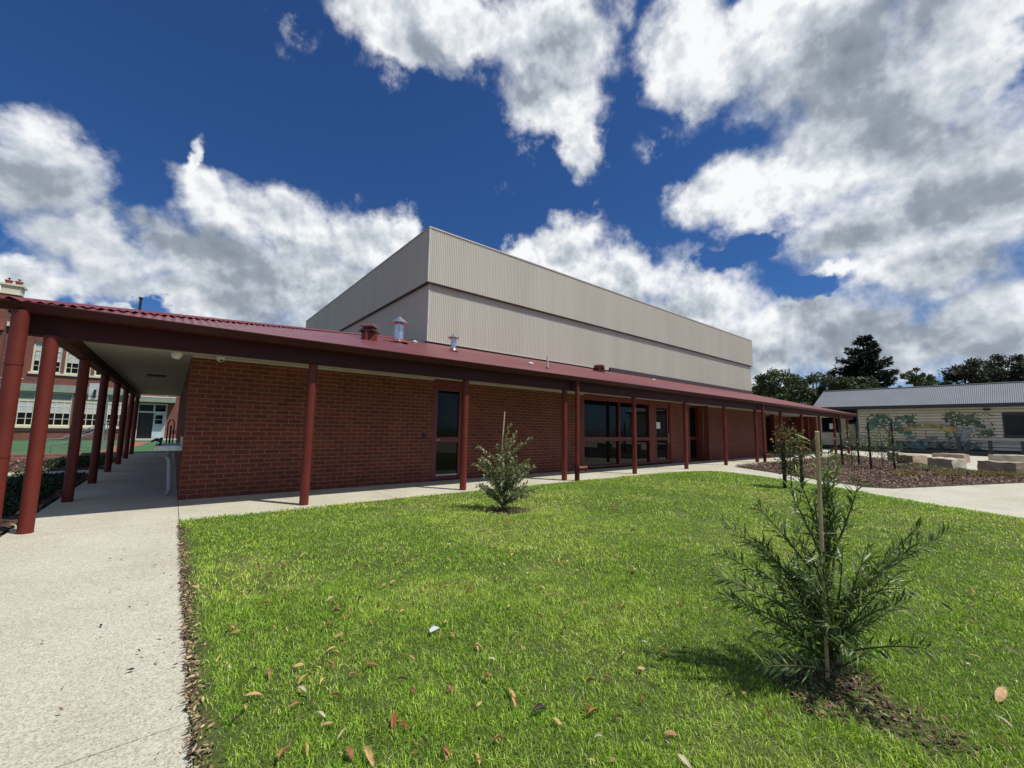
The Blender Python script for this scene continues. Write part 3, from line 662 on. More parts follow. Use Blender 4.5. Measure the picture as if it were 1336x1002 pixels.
# ------------------------------------------------------------------ sandstone blocks
def block(c, l, r, h, mat, label, dz=0):
    """block from three ground points: near corner, far-left corner, right corner"""
    c, l, r = [np.array(p[:2], float) for p in (c, l, r)]; u = l-c; L = np.linalg.norm(u); u /= L; v = np.array((u[1], -u[0])); 
    v = r-c; W = np.linalg.norm(v); v /= W
    s2 = random.Random(label); m = MB(); n = 7; k = 4; g = {}
    for i in range(n+1):
        for j in range(k+1):
            for q in range(k+1):
                if 0 < i < n and 0 < j < k and 0 < q < k: continue
                e = .03; p = c+u*(L*i/n)+v*(W*j/k); b = [s2.uniform(-.014, .014) for _ in range(3)]
                zz = h*q/k
                if q == k and (i in (0, n) or j in (0, k)): zz -= s2.uniform(.0, .035)
                g[i, j, q] = (p[0]+b[0], p[1]+b[1], zz+b[2]*(q > 0)-.01*(q == 0))
    def quad(a, b, c_, d): m.poly([g[a], g[b], g[c_], g[d]], mat)
    for i in range(n):
        for j in range(k): quad((i,j,k),(i+1,j,k),(i+1,j+1,k),(i,j+1,k))
        for q in range(k): quad((i,0,q),(i+1,0,q),(i+1,0,q+1),(i,0,q+1)); quad((i,k,q),(i+1,k,q),(i+1,k,q+1),(i,k,q+1))
    for j in range(k):
        for q in range(k): quad((0,j,q),(0,j+1,q),(0,j+1,q+1),(0,j,q+1)); quad((n,j,q),(n,j+1,q),(n,j+1,q+1),(n,j,q+1))
    ctr = np.mean(m.v, axis=0)
    me = obj('sandstone_block', m); bm_fix(me); return tag(me, label, 'stone block', 'sandstone blocks round the yarning space')
import bmesh
def bm_fix(o):
    b = bmesh.new(); b.from_mesh(o.data); bmesh.ops.remove_doubles(b, verts=b.verts, dist=.0005); bmesh.ops.recalc_face_normals(b, faces=b.faces); b.to_mesh(o.data); b.free()
block(onZ(1327, 620.5), onZ(1276, 616.5), onZ(1350, 621), .46, 'sandb', 'long brown sandstone block at the right edge of the photo')
block(onZ(1243, 614.8), onZ(1211, 611), onZ(1262, 614), .46, 'sand', 'pale sandstone block with a bright lit end in the middle of the row')
block(onZ(1192, 608.5), onZ(1170, 605), onZ(1211, 607.5), .46, 'sandb', 'tan sandstone block behind the left grey shrubs')
block(onZ(1172, 602.5), onZ(1158, 600.5), onZ(1180, 602), .46, 'sand', 'short grey sandstone block beside the bushier young tree')
block(onZ(1258, 604), onZ(1216, 602), onZ(1266, 603.5), .44, 'sandb', 'brown sandstone block in the back row below the painted emu')
block(onZ(1345, 607), onZ(1290, 604.5), onZ(1360, 607), .46, 'sand', 'grey sandstone block in the back row at the right edge')

# ------------------------------------------------------------------ weatherboard building with mural
WB = thing('weatherboard_building', 'cream weatherboard building with grey corrugated roof and painted mural', 'building', (45, -6, 0))
def boards(m, X, y0, y1, z0, z1, holes=()):
    """lapped boards facing -X"""
    e = .225; k = int((z1-z0)/e)+1
    for i in range(k):
        a = z0+i*e; b = min(z1, a+e)
        if b-a < .01: continue
        cuts = [(h[0], h[1]) for h in holes if not (b <= h[2] or a >= h[3])]
        spans = [(y0, y1)]
        for c0, c1 in cuts:
            ns = []
            for s0, s1 in spans:
                if c1 <= s0 or c0 >= s1: ns.append((s0, s1))
                else:
                    if c0 > s0: ns.append((s0, c0))
                    if c1 < s1: ns.append((c1, s1))
            spans = ns
        for s0, s1 in spans:
            m.poly([(X-.034, s1, a+.035), (X-.034, s0, a+.035), (X, s0, b), (X, s1, b)][::-1], 'board')
            m.poly([(X-.034, s1, a+.035), (X-.034, s0, a+.035), (X+.02, s0, a+.035), (X+.02, s1, a+.035)], 'board')
WX = 45.0; yL = -.75
m = MB(); boards(m, WX, -22, yL, .36, 3.60, [(-11.2, -8.62, 1.42, 2.93)]); m.box((WX+.02, -22, 0), (WX+.3, yL-.01, 3.6), 'flash'); m.box((WX-.03, yL-.02, .36), (WX+.1, yL+.06, 3.6), 'board')  # dark backing colour in the board gaps stands in for lap shadow lines
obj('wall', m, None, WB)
m = MB(); m.box((WX-.03, -22, 0), (WX+.019, yL, .355), 'navy'); obj('base_board', m, None, WB)
LX = 46.4
m = MB(); boards(m, LX, yL+.07, 3.6, .36, 3.4, [(.98, 2.25, 1.55, 2.92), (-.35, .3, 2.3, 2.92)]); m.box((LX+.02, yL, 0), (LX+.3, 3.6, 3.4), 'board'); m.box((LX-.03, yL+.07, 0), (LX+.019, 3.6, .355), 'navy'); obj('wall', m, None, WB)
def wbwin(X, y0, y1, z0, z1, mat, notice=False):
    m = MB(); t = .07
    m.box((X-.05, y0, z0), (X+.03, y0+t, z1), mat); m.box((X-.05, y1-t, z0), (X+.03, y1, z1), mat); m.box((X-.05, y0+t, z0), (X+.03, y1-t, z0+t), mat); m.box((X-.05, y0+t, z1-t), (X+.03, y1-t, z1), mat); m.box((X-.08, y0-.05, z0-.05), (X+.03, y1+.05, z0-.001), mat)
    o = obj('window', m, None, WB); p = MB(); p.box((X-.01, y0+t, z0+t), (X, y1-t, z1-t), 'glass'); obj('pane', p, None, o)
    if notice: p = MB(); p.box((X-.02, y0+.35, z0+.25), (X-.012, y0+.7, z0+.75), 'white'); obj('notice', p, None, o)
wbwin(WX, -11.2, -8.62, 1.42, 2.93, 'navy'); wbwin(LX, .98, 2.25, 1.55, 2.92, 'navy', True); wbwin(LX, -.35, .3, 2.3, 2.92, 'navy')
# roof
cols = [((44.35, y, 3.70), (48.0, y, 5.36)) for y in np.arange(-22, 2.4, .10/4)]
n = np.array((-.454, 0, 1)); n /= np.linalg.norm(n); corr_obj('roof', cols, n, .013, 'greyroof', WB)
m = MB(); m.poly([(48.0, -22, 5.35), (48, 2.4, 5.35), (51.6, 2.4, 3.7), (51.6, -22, 3.7)], 'greyroof'); m.tube([(48, -22, 5.37), (48, 2.4, 5.37)], .07, 'greyroof', 8); obj('roof', m, None, WB)
m = MB(); m.box((44.22, -22, 3.45), (44.37, 2.42, 3.69), 'navy'); m.box((44.375, -22, 3.45), (46.6, 2.38, 3.50), 'navy'); m.poly([(44.4, 2.36, 3.45), (51.6, 2.36, 3.45), (48, 2.36, 5.3)], 'navy'); obj('fascia', m, None, WB)
m = MB(); m.box((44.6, -.62, 3.02), (46.38, 1.6, 3.08), 'greyroof'); m.box((44.55, -.62, 2.9), (44.6, 1.6, 3.09), 'white'); obj('porch_roof', m, None, WB)
m = MB(); m.tube([(44.9, yL+.1, .1), (44.9, yL+.1, 3.4)], .05, 'navy', 10); obj('downpipe', m, None, WB)
p = onX(1287.5, 534.5, 44.97); m = MB(); m.box((44.85, p[1]-.16, p[2]-.06), (44.975, p[1]+.16, p[2]+.08), 'black'); obj('wall_light', m, None, WB)
# mural: flat paint on the boards
for nm, c in (('mteal', (.075,.17,.13)), ('mgreen', (.085,.12,.07)), ('mbrown', (.16,.10,.07)), ('mblue', (.13,.20,.24)), ('mdark', (.035,.055,.065)), ('myellow', (.36,.29,.08)), ('morange', (.36,.20,.08)), ('mgrey', (.17,.15,.13)), ('mletter', (.05,.09,.015)), ('msea', (.10,.17,.18)), ('mtrunk', (.22,.25,.28))):
    MAT[nm] = plain('mural '+nm, c, .7, 0, .35, 5)
MX = 44.958
mur = MB(); ms = random.Random(3); lay = [0]
def mpoly(pts, mat):
    lay[0] += 1; X = MX-.0006*lay[0]; q = [onX(x, y, MX) for x, y in pts]; mur.poly([(X, a[1], a[2]) for a in q][::-1], mat)
def blob(x, y, rx, ry, mat, k=14, rag=.25):
    mpoly([(x+rx*math.cos(2*PI*i/k)*(1+ms.uniform(-rag, rag)), y+ry*math.sin(2*PI*i/k)*(1+ms.uniform(-rag, rag))) for i in range(k)], mat)
def stroke(pts, w, mat):
    for (x0, y0), (x1, y1) in zip(pts, pts[1:]):
        l = math.hypot(x1-x0, y1-y0); nx, ny = -(y1-y0)/l*w/2, (x1-x0)/l*w/2; mpoly([(x0+nx, y0+ny), (x1+nx, y1+ny), (x1-nx, y1-ny), (x0-nx, y0-ny)], mat)
for (x, y, rx, ry, c) in ((1150,545,9,4,'mteal'),(1140,551,7,5,'mteal'),(1134,558,6,4,'mteal'),(1158,549,8,4,'mgreen'),(1166,553,8,4,'mteal'),(1184,546,8,5,'mteal'),(1190,549,7,3.5,'mgreen'),(1177,562,6,4,'mteal'),(1184,565,7,3,'mteal'),(1170,560,4,3,'mgreen')): blob(x, y, rx, ry, c)
for i in range(110): blob(ms.uniform(1130, 1195), ms.uniform(541, 560), ms.uniform(.8, 2.2), ms.uniform(.6, 1.4), ms.choice(['mteal', 'mgreen', 'mdark', 'board', 'mteal']), 8)
stroke([(1161,585),(1162,572),(1161,564)], 5, 'mbrown'); stroke([(1161,566),(1154,558),(1147,553)], 1.8, 'mbrown'); stroke([(1162,566),(1168,559),(1178,555)], 1.8, 'mbrown'); stroke([(1161,564),(1161,552)], 1.5, 'mbrown')
for (x, y, rx, ry) in ((1242,542,9,4.5),(1238,547,7,3.5),(1252,547,7,4),(1265,545,7,4.5),(1272,552,7,4),(1258,553,7,3),(1280,557,6,2.5),(1286,566,6,5),(1293,565,4,4.5),(1246,553,6,3)): blob(x, y, rx, ry, 'mgreen')
for i in range(150): blob(ms.uniform(1230, 1298), ms.uniform(538, 570), ms.uniform(.7, 2), ms.uniform(.5, 1.3), ms.choice(['mgreen', 'mdark', 'mgreen', 'board']), 8)
stroke([(1257,592),(1258,578),(1260,568),(1261,560)], 9, 'mtrunk'); stroke([(1259,570),(1250,560),(1245,552)], 2.2, 'mtrunk'); stroke([(1262,566),(1270,558),(1284,560)], 2.2, 'mtrunk'); stroke([(1252,590),(1253,572),(1250,568)], 3, 'mblue'); stroke([(1262,590),(1266,578)], 3, 'msea')
for i in range(75): blob(ms.uniform(1166, 1212), ms.uniform(575, 585), ms.uniform(1.5, 5), ms.uniform(.8, 2), ms.choice(['mdark', 'msea', 'mblue', 'mteal']), 9)
for i in range(60): blob(ms.uniform(1212, 1280), ms.uniform(577, 587), ms.uniform(1, 4), ms.uniform(.8, 2), ms.choice(['mdark', 'mgreen', 'msea', 'mgreen']), 9)
for i in range(16): blob(ms.uniform(1231, 1250), ms.uniform(563, 582), ms.uniform(1, 3), ms.uniform(1, 2.2), ms.choice(['mgreen', 'mbrown', 'mgreen']), 9)
# ribbon
top = [(1181,558),(1190,555.5),(1200,553.6),(1212,553),(1224,554),(1236,557),(1248,557.2)]; bot = [(1248,562.6),(1238,563),(1226,558.8),(1212,557),(1200,557.5),(1190,559.2),(1181,563)]
mpoly(top+bot, 'myellow'); mpoly([(1180,557.5),(1187,556.5),(1187,561),(1180,563.5)], 'morange'); mpoly([(1242,557.5),(1248,557.3),(1248,562.6),(1242,562.5)], 'morange')
# emus
for (x, y, s) in ((1213, 571.5, 1), (1192, 571.5, -.8)):
    k = abs(s); blob(x+3*s, y, 8*k, 2.7*k, 'mgrey' if s > 0 else 'msea', 16, .08); stroke([(x-4*s, y), (x-4.6*s, y-5*k), (x-4*s, y-9*k)], 1.2, 'mgrey'); stroke([(x-4*s, y-9*k), (x-5.5*s, y-8.6*k)], 1.1, 'mgrey'); stroke([(x+9*s, y+1), (x+11*s, y+3*k), (x+11.5*s, y+12*k)], 1.0, 'mgrey'); stroke([(x+4*s, y+2), (x+4.5*s, y+12*k)], 1.0, 'mgrey')
mural = obj('mural', mur, None, WB, 'mural of gum trees and emus under a yellow ribbon')
# ribbon lettering, one flat letter at a time along the arc
LET = MB()
def glyph(ch, x, y, h, slope):
    S = {'Y': [[(0,0),(.5,.5)],[(1,0),(.5,.5),(.5,1)]], 'A': [[(0,1),(.5,0),(1,1)],[(.2,.65),(.8,.65)]], 'R': [[(0,1),(0,0),(.9,.1),(.9,.45),(0,.5),(1,1)]], 'N': [[(0,1),(0,0),(1,1),(1,0)]], 'C': [[(1,.1),(.3,0),(0,.5),(.3,1),(1,.9)]], 'I': [[(.5,0),(.5,1)]], 'L': [[(0,0),(0,1),(1,1)]], 'E': [[(1,0),(0,0),(0,1),(1,1)],[(0,.5),(.8,.5)]]}[ch]
    w = h*.95
    for st_ in S:
        for (x0, y0), (x1, y1) in zip(st_, st_[1:]):
            a = (x+x0*w, y+y0*h+slope*x0*w); b = (x+x1*w, y+y1*h+slope*x1*w); l = math.hypot(b[0]-a[0], b[1]-a[1])+1e-6; nx, ny = -(b[1]-a[1])/l*.35, (b[0]-a[0])/l*.35
            q = [onX(px, py, MX) for px, py in ((a[0]+nx, a[1]+ny), (b[0]+nx, b[1]+ny), (b[0]-nx, b[1]-ny), (a[0]-nx, a[1]-ny))]; LET.poly([(MX-.30+.02, c[1], c[2]) for c in q][::-1], 'mletter')
for ch, x, y, sl in (('Y',1186.5,555.6,-.2),('A',1190.5,554.9,-.15),('R',1194.6,554.3,-.1),('N',1198.7,553.9,-.05),('C',1207,553.6,0),('I',1211.2,553.7,.03),('R',1215.2,554.0,.08),('C',1219.4,554.4,.12),('L',1223.6,555.1,.2),('E',1228,556.2,.25)): glyph(ch, x, y, 3.0, sl)
LET.v = [(MX-.0006*(lay[0]+2), y, z) for x, y, z in LET.v]
obj('lettering', LET, None, mural)
# ramp handrail
HR = thing('handrail', 'dark ramp handrail with two posts in front of the mural wall', 'handrail', (43.6, -8, 0))
m = MB(); m.box((43.5, -14, 0), (43.6, -1.2, .30), 'navy'); obj('kerb', m, None, HR)
for px in (1250.5, 1292, 1335): 
    p = onX(px, 580, 43.55); m = MB(); m.box((43.52, p[1]-.10, .301), (43.58, p[1]+.10, 1.30 if px < 1260 else 1.08), 'navy'); obj('post', m, None, HR)
y0 = onX(1275, 580, 43.55)[1]
for z in (.62, .95): m = MB(); m.tube([(43.49, y0, z), (43.49, -14, z+.02)], .028, 'navy', 8); obj('rail', m, None, HR)

# ------------------------------------------------------------------ old brick school behind the court
SY = 34.0
S = thing('brick_school', 'two storey old red brick school with cream windows beyond the green court', 'building', (-6, SY, 0))
WINS = [(-9.3, -7.75, .98, 3.38), (-7.6, -5.95, .98, 3.38), (-5.85, -4.5, .98, 3.38), (-4.4, -3.1, .98, 3.38), (-8.2, -6.75, 4.75, 6.9), (-6.6, -5.2, 4.75, 6.9), (-5.05, -3.6, 4.75, 6.9)]
DOOR = (-2.42, -.62, .1, 2.86)
def holed(m, y, x0, x1, z0, z1, holes, mat):
    xs = sorted({x0, x1, *[h[0] for h in holes], *[h[1] for h in holes]}); zs = sorted({z0, z1, *[h[2] for h in holes], *[h[3] for h in holes]})
    for a, b in zip(xs, xs[1:]):
        for c, d in zip(zs, zs[1:]):
            if any(h[0] <= (a+b)/2 <= h[1] and h[2] <= (c+d)/2 <= h[3] for h in holes): continue
            m.poly([(a, y, c), (b, y, c), (b, y, d), (a, y, d)], mat)
m = MB(); holed(m, SY, -9.5, 14, 0, 8.0, WINS+[DOOR], 'oldbrick')
for (a, b, c, d) in WINS+[DOOR]:
    for p in ([(a, SY, c), (a, SY+.25, c), (a, SY+.25, d), (a, SY, d)], [(b, SY, c), (b, SY, d), (b, SY+.25, d), (b, SY+.25, c)], [(a, SY, d), (a, SY+.25, d), (b, SY+.25, d), (b, SY, d)]): m.poly(p, 'oldbrick')
m.box((-30, SY-.6, 0), (-9.52, SY+8, 7.35), 'oldbrick'); m.box((-30, SY-.55, 7.36), (-9.52, SY+8, 9.5), 'oldbrick'); m.box((-9.5, SY+.5, 0), (14, SY+.7, 8), 'oldbrick')
obj('wall', m, None, S)
m = MB(); m.box((-30, SY-.85, 7.36), (-9.5, SY-.551, 7.62), 'terra'); m.box((-9.5, SY-.25, 7.75), (14, SY-.001, 8.05), 'cream'); obj('string_course', m, None, S)
m = MB(); m.box((-9.48, SY-.06, .62), (-2.7, SY-.001, .80), 'flash'); m.box((-30, SY-.66, .62), (-9.5, SY-.601, .80), 'flash'); m.box((-.3, SY-.06, .62), (14, SY-.001, .8), 'flash'); obj('plinth_band', m, None, S)
def swin(a, b, c, d):
    y = SY+.10; m = MB(); t = .10; zm = c+(d-c)*.74
    m.box((a, y, c), (a+t, y+.1, d), 'cream'); m.box((b-t, y, c), (b, y+.1, d), 'cream'); m.box((a+t, y, c), (b-t, y+.1, c+t), 'cream'); m.box((a+t, y, d-t), (b-t, y+.1, d), 'cream'); m.box((a+t, y, zm-.06), (b-t, y+.1, zm+.06), 'cream')
    for i in range(1, 4): x = a+(b-a)*i/4; m.box((x-.02, y+.01, c+t), (x+.02, y+.09, zm-.06), 'cream')
    for i in range(1, 4): z = c+t+(zm-c-t)*i/4; m.box((a+t, y+.02, z-.018), (b-t, y+.085, z+.018), 'cream')
    o = obj('window', m, None, S); p = MB(); p.box((a+t, y+.05, c+t), (b-t, y+.06, d-t), 'glass'); obj('pane', p, None, o)
    p = MB(); p.box((a+t, y+.075, c+t+(zm-c)*.5), (b-t, y+.08, d-t), 'blind')
    p = MB(); p.box((a+t+.02, y+.035, c+(zm-c)*.52), (b-t-.02, y+.045, zm-.07), 'blind'); p.box((a+t+.01, y+.035, zm+.07), (b-t-.01, y+.046, d-t-.01), 'sage' if c < 2 else 'blind'); obj('blind', p, None, o)
    p = MB(); p.box((a-.08, SY-.10, c-.14), (b+.08, SY+.2, c-.001), 'cream'); obj('sill', p, None, o)
for wn in WINS: swin(*wn)
m = MB(); m.box((-9.45, SY-.12, 3.40), (-2.95, SY-.001, 3.92), 'sage'); obj('lintel', m, None, S)
m = MB(); m.box((-2.75, SY-1.0, 2.95), (-.15, SY-.001, 3.30), 'sage'); m.box((-2.75, SY-1.02, 3.31), (-.15, SY-.001, 3.38), 'white'); obj('door_canopy', m, None, S)
m = MB(); a, b, c, d = DOOR; m.box((a, SY+.08, c), (a+.1, SY+.2, d), 'cream'); m.box((b-.1, SY+.08, c), (b, SY+.2, d), 'cream'); m.box((a+.1, SY+.08, d-.1), (b-.1, SY+.2, d), 'cream'); m.box((a+.1, SY+.08, 2.12), (b-.1, SY+.2, 2.24), 'cream'); m.box((-1.47, SY+.081, 2.241), (-1.37, SY+.2, d-.1), 'cream')
do = obj('door', m, None, S); m = MB(); m.box((a+.1, SY+.3, c), (-1.42, SY+.32, 2.12), 'black'); m.box((a+.1, SY+.14, 2.241), (-1.47, SY+.15, 2.76), 'glass'); m.box((-1.37, SY+.14, 2.241), (b-.1, SY+.15, 2.76), 'glass'); obj('opening', m, None, do)  # black sheet in the open half stands in for the unlit interior
m = MB(); m.box((-1.42, SY+.12, c), (b-.1, SY+.18, 2.12), 'duck'); m.box((-1.30, SY+.112, 1.25), (-.86, SY+.119, 1.95), 'glass'); m.box((-1.30, SY+.105, 1.58), (-.86, SY+.1115, 1.62), 'duck'); m.tube([(-.80, SY+.1, 1.0), (-.80, SY+.07, 1.1)], .03, 'steel', 8); obj('door_leaf', m, None, do)
m = MB()
for x in (.2, .75): m.tube([(x, SY-.06, .1), (x, SY-.06, 7.5)], .07, 'frame', 8)
m.tube([(-2.6, SY-.08, 3.95), (3, SY-.08, 3.95)], .035, 'white', 8); m.tube([(1.35, SY-.06, 1.8), (1.35, SY-.06, 7.5)], .03, 'white', 8); m.tube([(-.75, SY-.06, 3.5), (-.75, SY-.06, 7)], .025, 'white', 8); m.tube([(-9.4, SY-.3, 4.2), (-8.4, SY-.3, 4.2)], .03, 'white', 8); obj('wall_pipes', m, None, S)
m = MB(); m.tube([(-3.0, SY+.9, 7.8), (-3.0, SY+.9, 11.3)], .09, 'black', 8); m.lathe((-3.0, SY+.9, 11.3), [(.14, 0), (.14, .12)], 'black', 10); obj('vent_pipe', m, None, S)
m = MB(); q = onY(16, 385, SY+1); cx = q[0]; m.box((cx-.48, SY+.5, 9.4), (cx+.48, SY+1.5, 10.10), 'oldbrick'); m.box((cx-.46, SY+.53, 10.17), (cx+.46, SY+1.47, 10.72), 'cream'); m.box((cx-.56, SY+.42, 10.721), (cx+.56, SY+1.58, 10.84), 'cream'); m.box((cx-.53, SY+.45, 10.101), (cx+.53, SY+1.55, 10.169), 'cream')
ch = obj('chimney', m, None, S)
for dx in (-.24, .24): m = MB(); m.lathe((cx+dx, SY+1, 10.845), [(.20, 0), (.16, .06), (.16, .24), (.21, .27), (.21, .33), (.12, .34)], 'terra', 12); m.lathe((cx+dx, SY+1, 11.18), [(.03, -.02), (.03, .12), (.12, .13), (.03, .18)], 'black', 8); obj('chimney_pot', m, None, ch)
m = MB(); m.box((-2.6, SY-1.2, 0), (1.2, SY-.001, .10), 'capflash'); obj('door_step', m, None, S)
# court, lines, brick edging
sheet('sports_court', [(-32, 12.75), (4, 12.75), (4, 34), (-32, 34)], -.012, 'court')
sheet('court_runway', [(-2.75, 16), (-1.9, 16), (-1.35, 30), (-2.6, 30)], -.006, 'redcourt')
m = MB(); m.box((-12, 12.3, -.02), (-1.9, 12.62, .20), 'edgebrick'); tag(obj('brick_edging', m), 'low red brick edging between mulch bed and green court', 'edging')
# handrail of the steps, post and hoop
HL = thing('step_handrail', 'silver looped tube handrail beside the green court', 'handrail', (-4.2, 15.5, 0))
for dx in (0, .45):
    a = np.array((-4.25+dx*.3, 15.0+dx, 0)); m = MB(); loop = [(0, 0, .35), (-.12, 0, .42), (-.12, 0, .52), (0, 0, .6), (.5, .7, .62), (1.6, 3.2, 1.35)]; m.tube([a+np.array(q) for q in loop], .025, 'galv', 8); m.tube([a+np.array(q) for q in ((0, 0, .35), (.5, .7, .37), (1.6, 3.2, 1.1))], .022, 'galv', 8); obj('rail', m, None, HL)
    for q, z in (((.15, .2), .6), ((.85, 1.5), .85), ((1.5, 3.0), 1.3)): m = MB(); m.tube([a+np.array((*q, -.02)), a+np.array((*q, z))], .022, 'galv', 8); obj('post', m, None, HL)
p = onZ(156.5, 592); YP = thing('padded_post', 'yellow padded post beside the walkway posts', 'post', (p[0], p[1], 0))
m = MB(); m.tube([(p[0], p[1], .02), (p[0], p[1], 1.62)], .10, 'yellow', 14); obj('pad', m, None, YP); m = MB(); m.tube([(p[0], p[1], 1.62), (p[0], p[1], 2.2)], .045, 'galv', 12); obj('pole', m, None, YP)
q = onY(125, 511, 20); BB = thing('basketball_hoop', 'white basketball backboard standing on the green court', 'basketball hoop', (q[0]+.4, 20.6, 0))
Mx = Matrix.Translation(Vector((q[0], 20, q[2]))) @ Matrix.Rotation(R(-32), 4, 'Z')
m = MB(); m.box((-.3, -.02, -.42), (.3, .02, .42), 'white', Mx); obj('backboard', m, None, BB); m = MB(); rp = [tuple(Mx @ Vector((.22*math.cos(k*.45), -.28+.22*math.sin(k*.45), -.25))) for k in range(15)]; m.tube(rp, .015, 'black', 6); m.box((-.04, -.08, -.3), (.04, -.021, .1), 'black', Mx); obj('ring', m, None, BB)
m = MB(); m.tube([(q[0]+.4, 20.6, 0), (q[0]+.4, 20.6, 2.6), (q[0]+.05, 20.08, q[2])], .05, 'galv', 10); obj('pole', m, None, BB)

# ------------------------------------------------------------------ background trees
def clump_tree(name, label, c, rx, rz, nclump, nleaf, leaf, cols, trunk_h, seed, group='trees behind the weatherboard building', sparse=1.0):
    """trunk with limbs reaching to leaf clumps spread through an uneven crown"""
    s2 = np.random.default_rng(seed); c = np.array(c, float); t = thing(name, label, 'tree', (c[0], c[1], 0), group)
    m = MB(); base = np.array((c[0], c[1], 0.0)); m.tube([base, base+np.array((s2.normal(0, .3), s2.normal(0, .3), trunk_h*.6)), np.array((c[0], c[1], c[2]-rz*.2))], [.38, .28, .16], 'bark', 8)
    K = rand_dir(nclump)*(s2.random((nclump, 1))**.33)*np.array((rx, rx, rz)); K[:, 2] = np.maximum(K[:, 2], -rz*.75); cs = s2.uniform(.16, .34, nclump)*rx*sparse
    for k in K[:min(26, nclump)]: m.tube([np.array((c[0], c[1], c[2]-rz*.6)), c+k*.5+np.array((0, 0, -.2)), c+k], [.12, .07, .03], 'bark', 5, False)
    obj('trunk', m, None, t)
    w = s2.integers(0, nclump, nleaf); P = K[w]+rand_dir(nleaf)*(s2.random((nleaf, 1))**.5)*cs[w][:, None]*np.array((1.1, 1.1, .75))
    tone = s2.uniform(.6, 1.35, nclump)[w][:, None]; col = np.array(cols)[s2.integers(0, len(cols), nleaf)]*tone*s2.uniform(.75, 1.25, (nleaf, 1))
    V, F, C = leaf_cloud(P+c, leaf*s2.uniform(.6, 1.3, nleaf), leaf*.5, rand_dir(nleaf), rand_dir(nleaf), col); mesh_obj('crown', arr_mesh('crown', V-np.array((c[0], c[1], 0)), F, C, 'farleaf'), t); return t
DG = [(.055,.085,.028),(.08,.11,.038),(.12,.145,.06)]; BK = [(.030,.036,.020),(.042,.046,.026),(.058,.056,.034)]; LM = [(.12,.15,.06),(.16,.19,.08),(.09,.12,.05)]
def at_px(x, ytop, ybot, dep): a, b = onD(x, ytop, dep), onD(x, ybot, dep); return (a[0], a[1], (a[2]+b[2])/2), (a[2]-b[2])/2
def px_tree(name, label, x, rx_px, yt, yb, dep, *a, **k):
    c, rz_ = at_px(x, yt, yb, dep); return clump_tree(name, label, c, rx_px*dep/FPX, rz_, *a, **k)
px_tree('gum_tree', 'broad round green tree behind the right end of the hall', 1012, 34, 486, 545, 56, 60, 9000, .42, DG, 4, 31)
px_tree('gum_tree', 'loose airy gum tree left of the dark conifer', 1062, 34, 483, 545, 64, 44, 5200, .40, DG, 5, 32, sparse=.8)
px_tree('gum_tree', 'low olive green tree in front of the dark conifer', 1112, 36, 494, 530, 50, 40, 6500, .36, [(.055,.075,.03),(.08,.10,.04)], 4, 33)
px_tree('lime_tree', 'small pale yellow green tree showing above the grey roof', 1194, 15, 481, 512, 50, 26, 1700, .30, LM, 4, 34, sparse=.9)
px_tree('gum_tree', 'low dark tree between pale tree and the dark mass', 1222, 16, 492, 520, 50, 22, 2600, .32, DG, 4, 35)
px_tree('dark_tree', 'left one of the very dark round trees above the grey roof', 1262, 32, 472, 540, 54, 80, 15000, .34, BK, 4, 36)
px_tree('dark_tree', 'middle one of the very dark round trees above the grey roof', 1308, 34, 463, 540, 56, 80, 15000, .34, BK, 4, 37)
px_tree('dark_tree', 'rightmost very dark tree cut by the right edge', 1352, 34, 467, 540, 56, 70, 13000, .34, BK, 4, 38)
# conifer: whorled drooping-tipped branches, ragged outline
def conifer(px, yt, half, dep):
    s2 = np.random.default_rng(21); c = onD(px, yt, dep); hgt = c[2]; L = np.array((c[0], c[1], 0.0)); t = thing('conifer_tree', 'tall dark conifer with ragged layered branches', 'tree', L)
    m = MB(); m.tube([L, L+np.array((0, 0, hgt*.5)), L+np.array((.1, 0, hgt-.3))], [.45, .28, .05], 'bark', 8); Ps = []; Ds = []
    rw = half*dep/FPX
    for i in range(210):
        z = s2.uniform(.22, .995)*hgt; f = (hgt-z)/(hgt*.62); ln = rw*min(1.05, .12+.95*f**.85)*s2.uniform(.4, 1.15); a = s2.uniform(0, 2*PI)
        p0 = L+np.array((0, 0, z)); d = np.array((math.cos(a), math.sin(a), 0)); p1 = p0+d*ln*.6+np.array((0, 0, .05*ln)); p2 = p0+d*ln+np.array((0, 0, .22*ln)); B = bezier(p0, p1, p2, 9); m.tube(B, list(np.linspace(.06, .015, 9)), 'bark', 4, False)
        k = int(34+ln*26); s = s2.uniform(.18, 1.0, k)
        for q in s:
            j = min(int(q*8), 7); p = B[j]+(B[j+1]-B[j])*(q*8-j); sd = np.cross(d, (0, 0, 1))*s2.normal(0, .22*ln*(1.1-q)); Ps.append(p+sd+np.array((0, 0, s2.normal(-.05, .12)))); Ds.append(d*.6+sd*.8+np.array((0, 0, s2.uniform(-.5, .25)))+s2.normal(0, .25, 3))
    obj('trunk', m, None, t); Ps = np.array(Ps); Ds = np.array(Ds); n = len(Ps); col = np.array((.014, .022, .014))*s2.uniform(.5, 1.9, (n, 1))
    V, F, C = leaf_cloud(Ps, .55*s2.uniform(.6, 1.2, n), .16, Ds, rand_dir(n), col); mesh_obj('crown', arr_mesh('crown', V-L, F, C, 'farleaf'), t)
conifer(1125, 439, 44, 60)

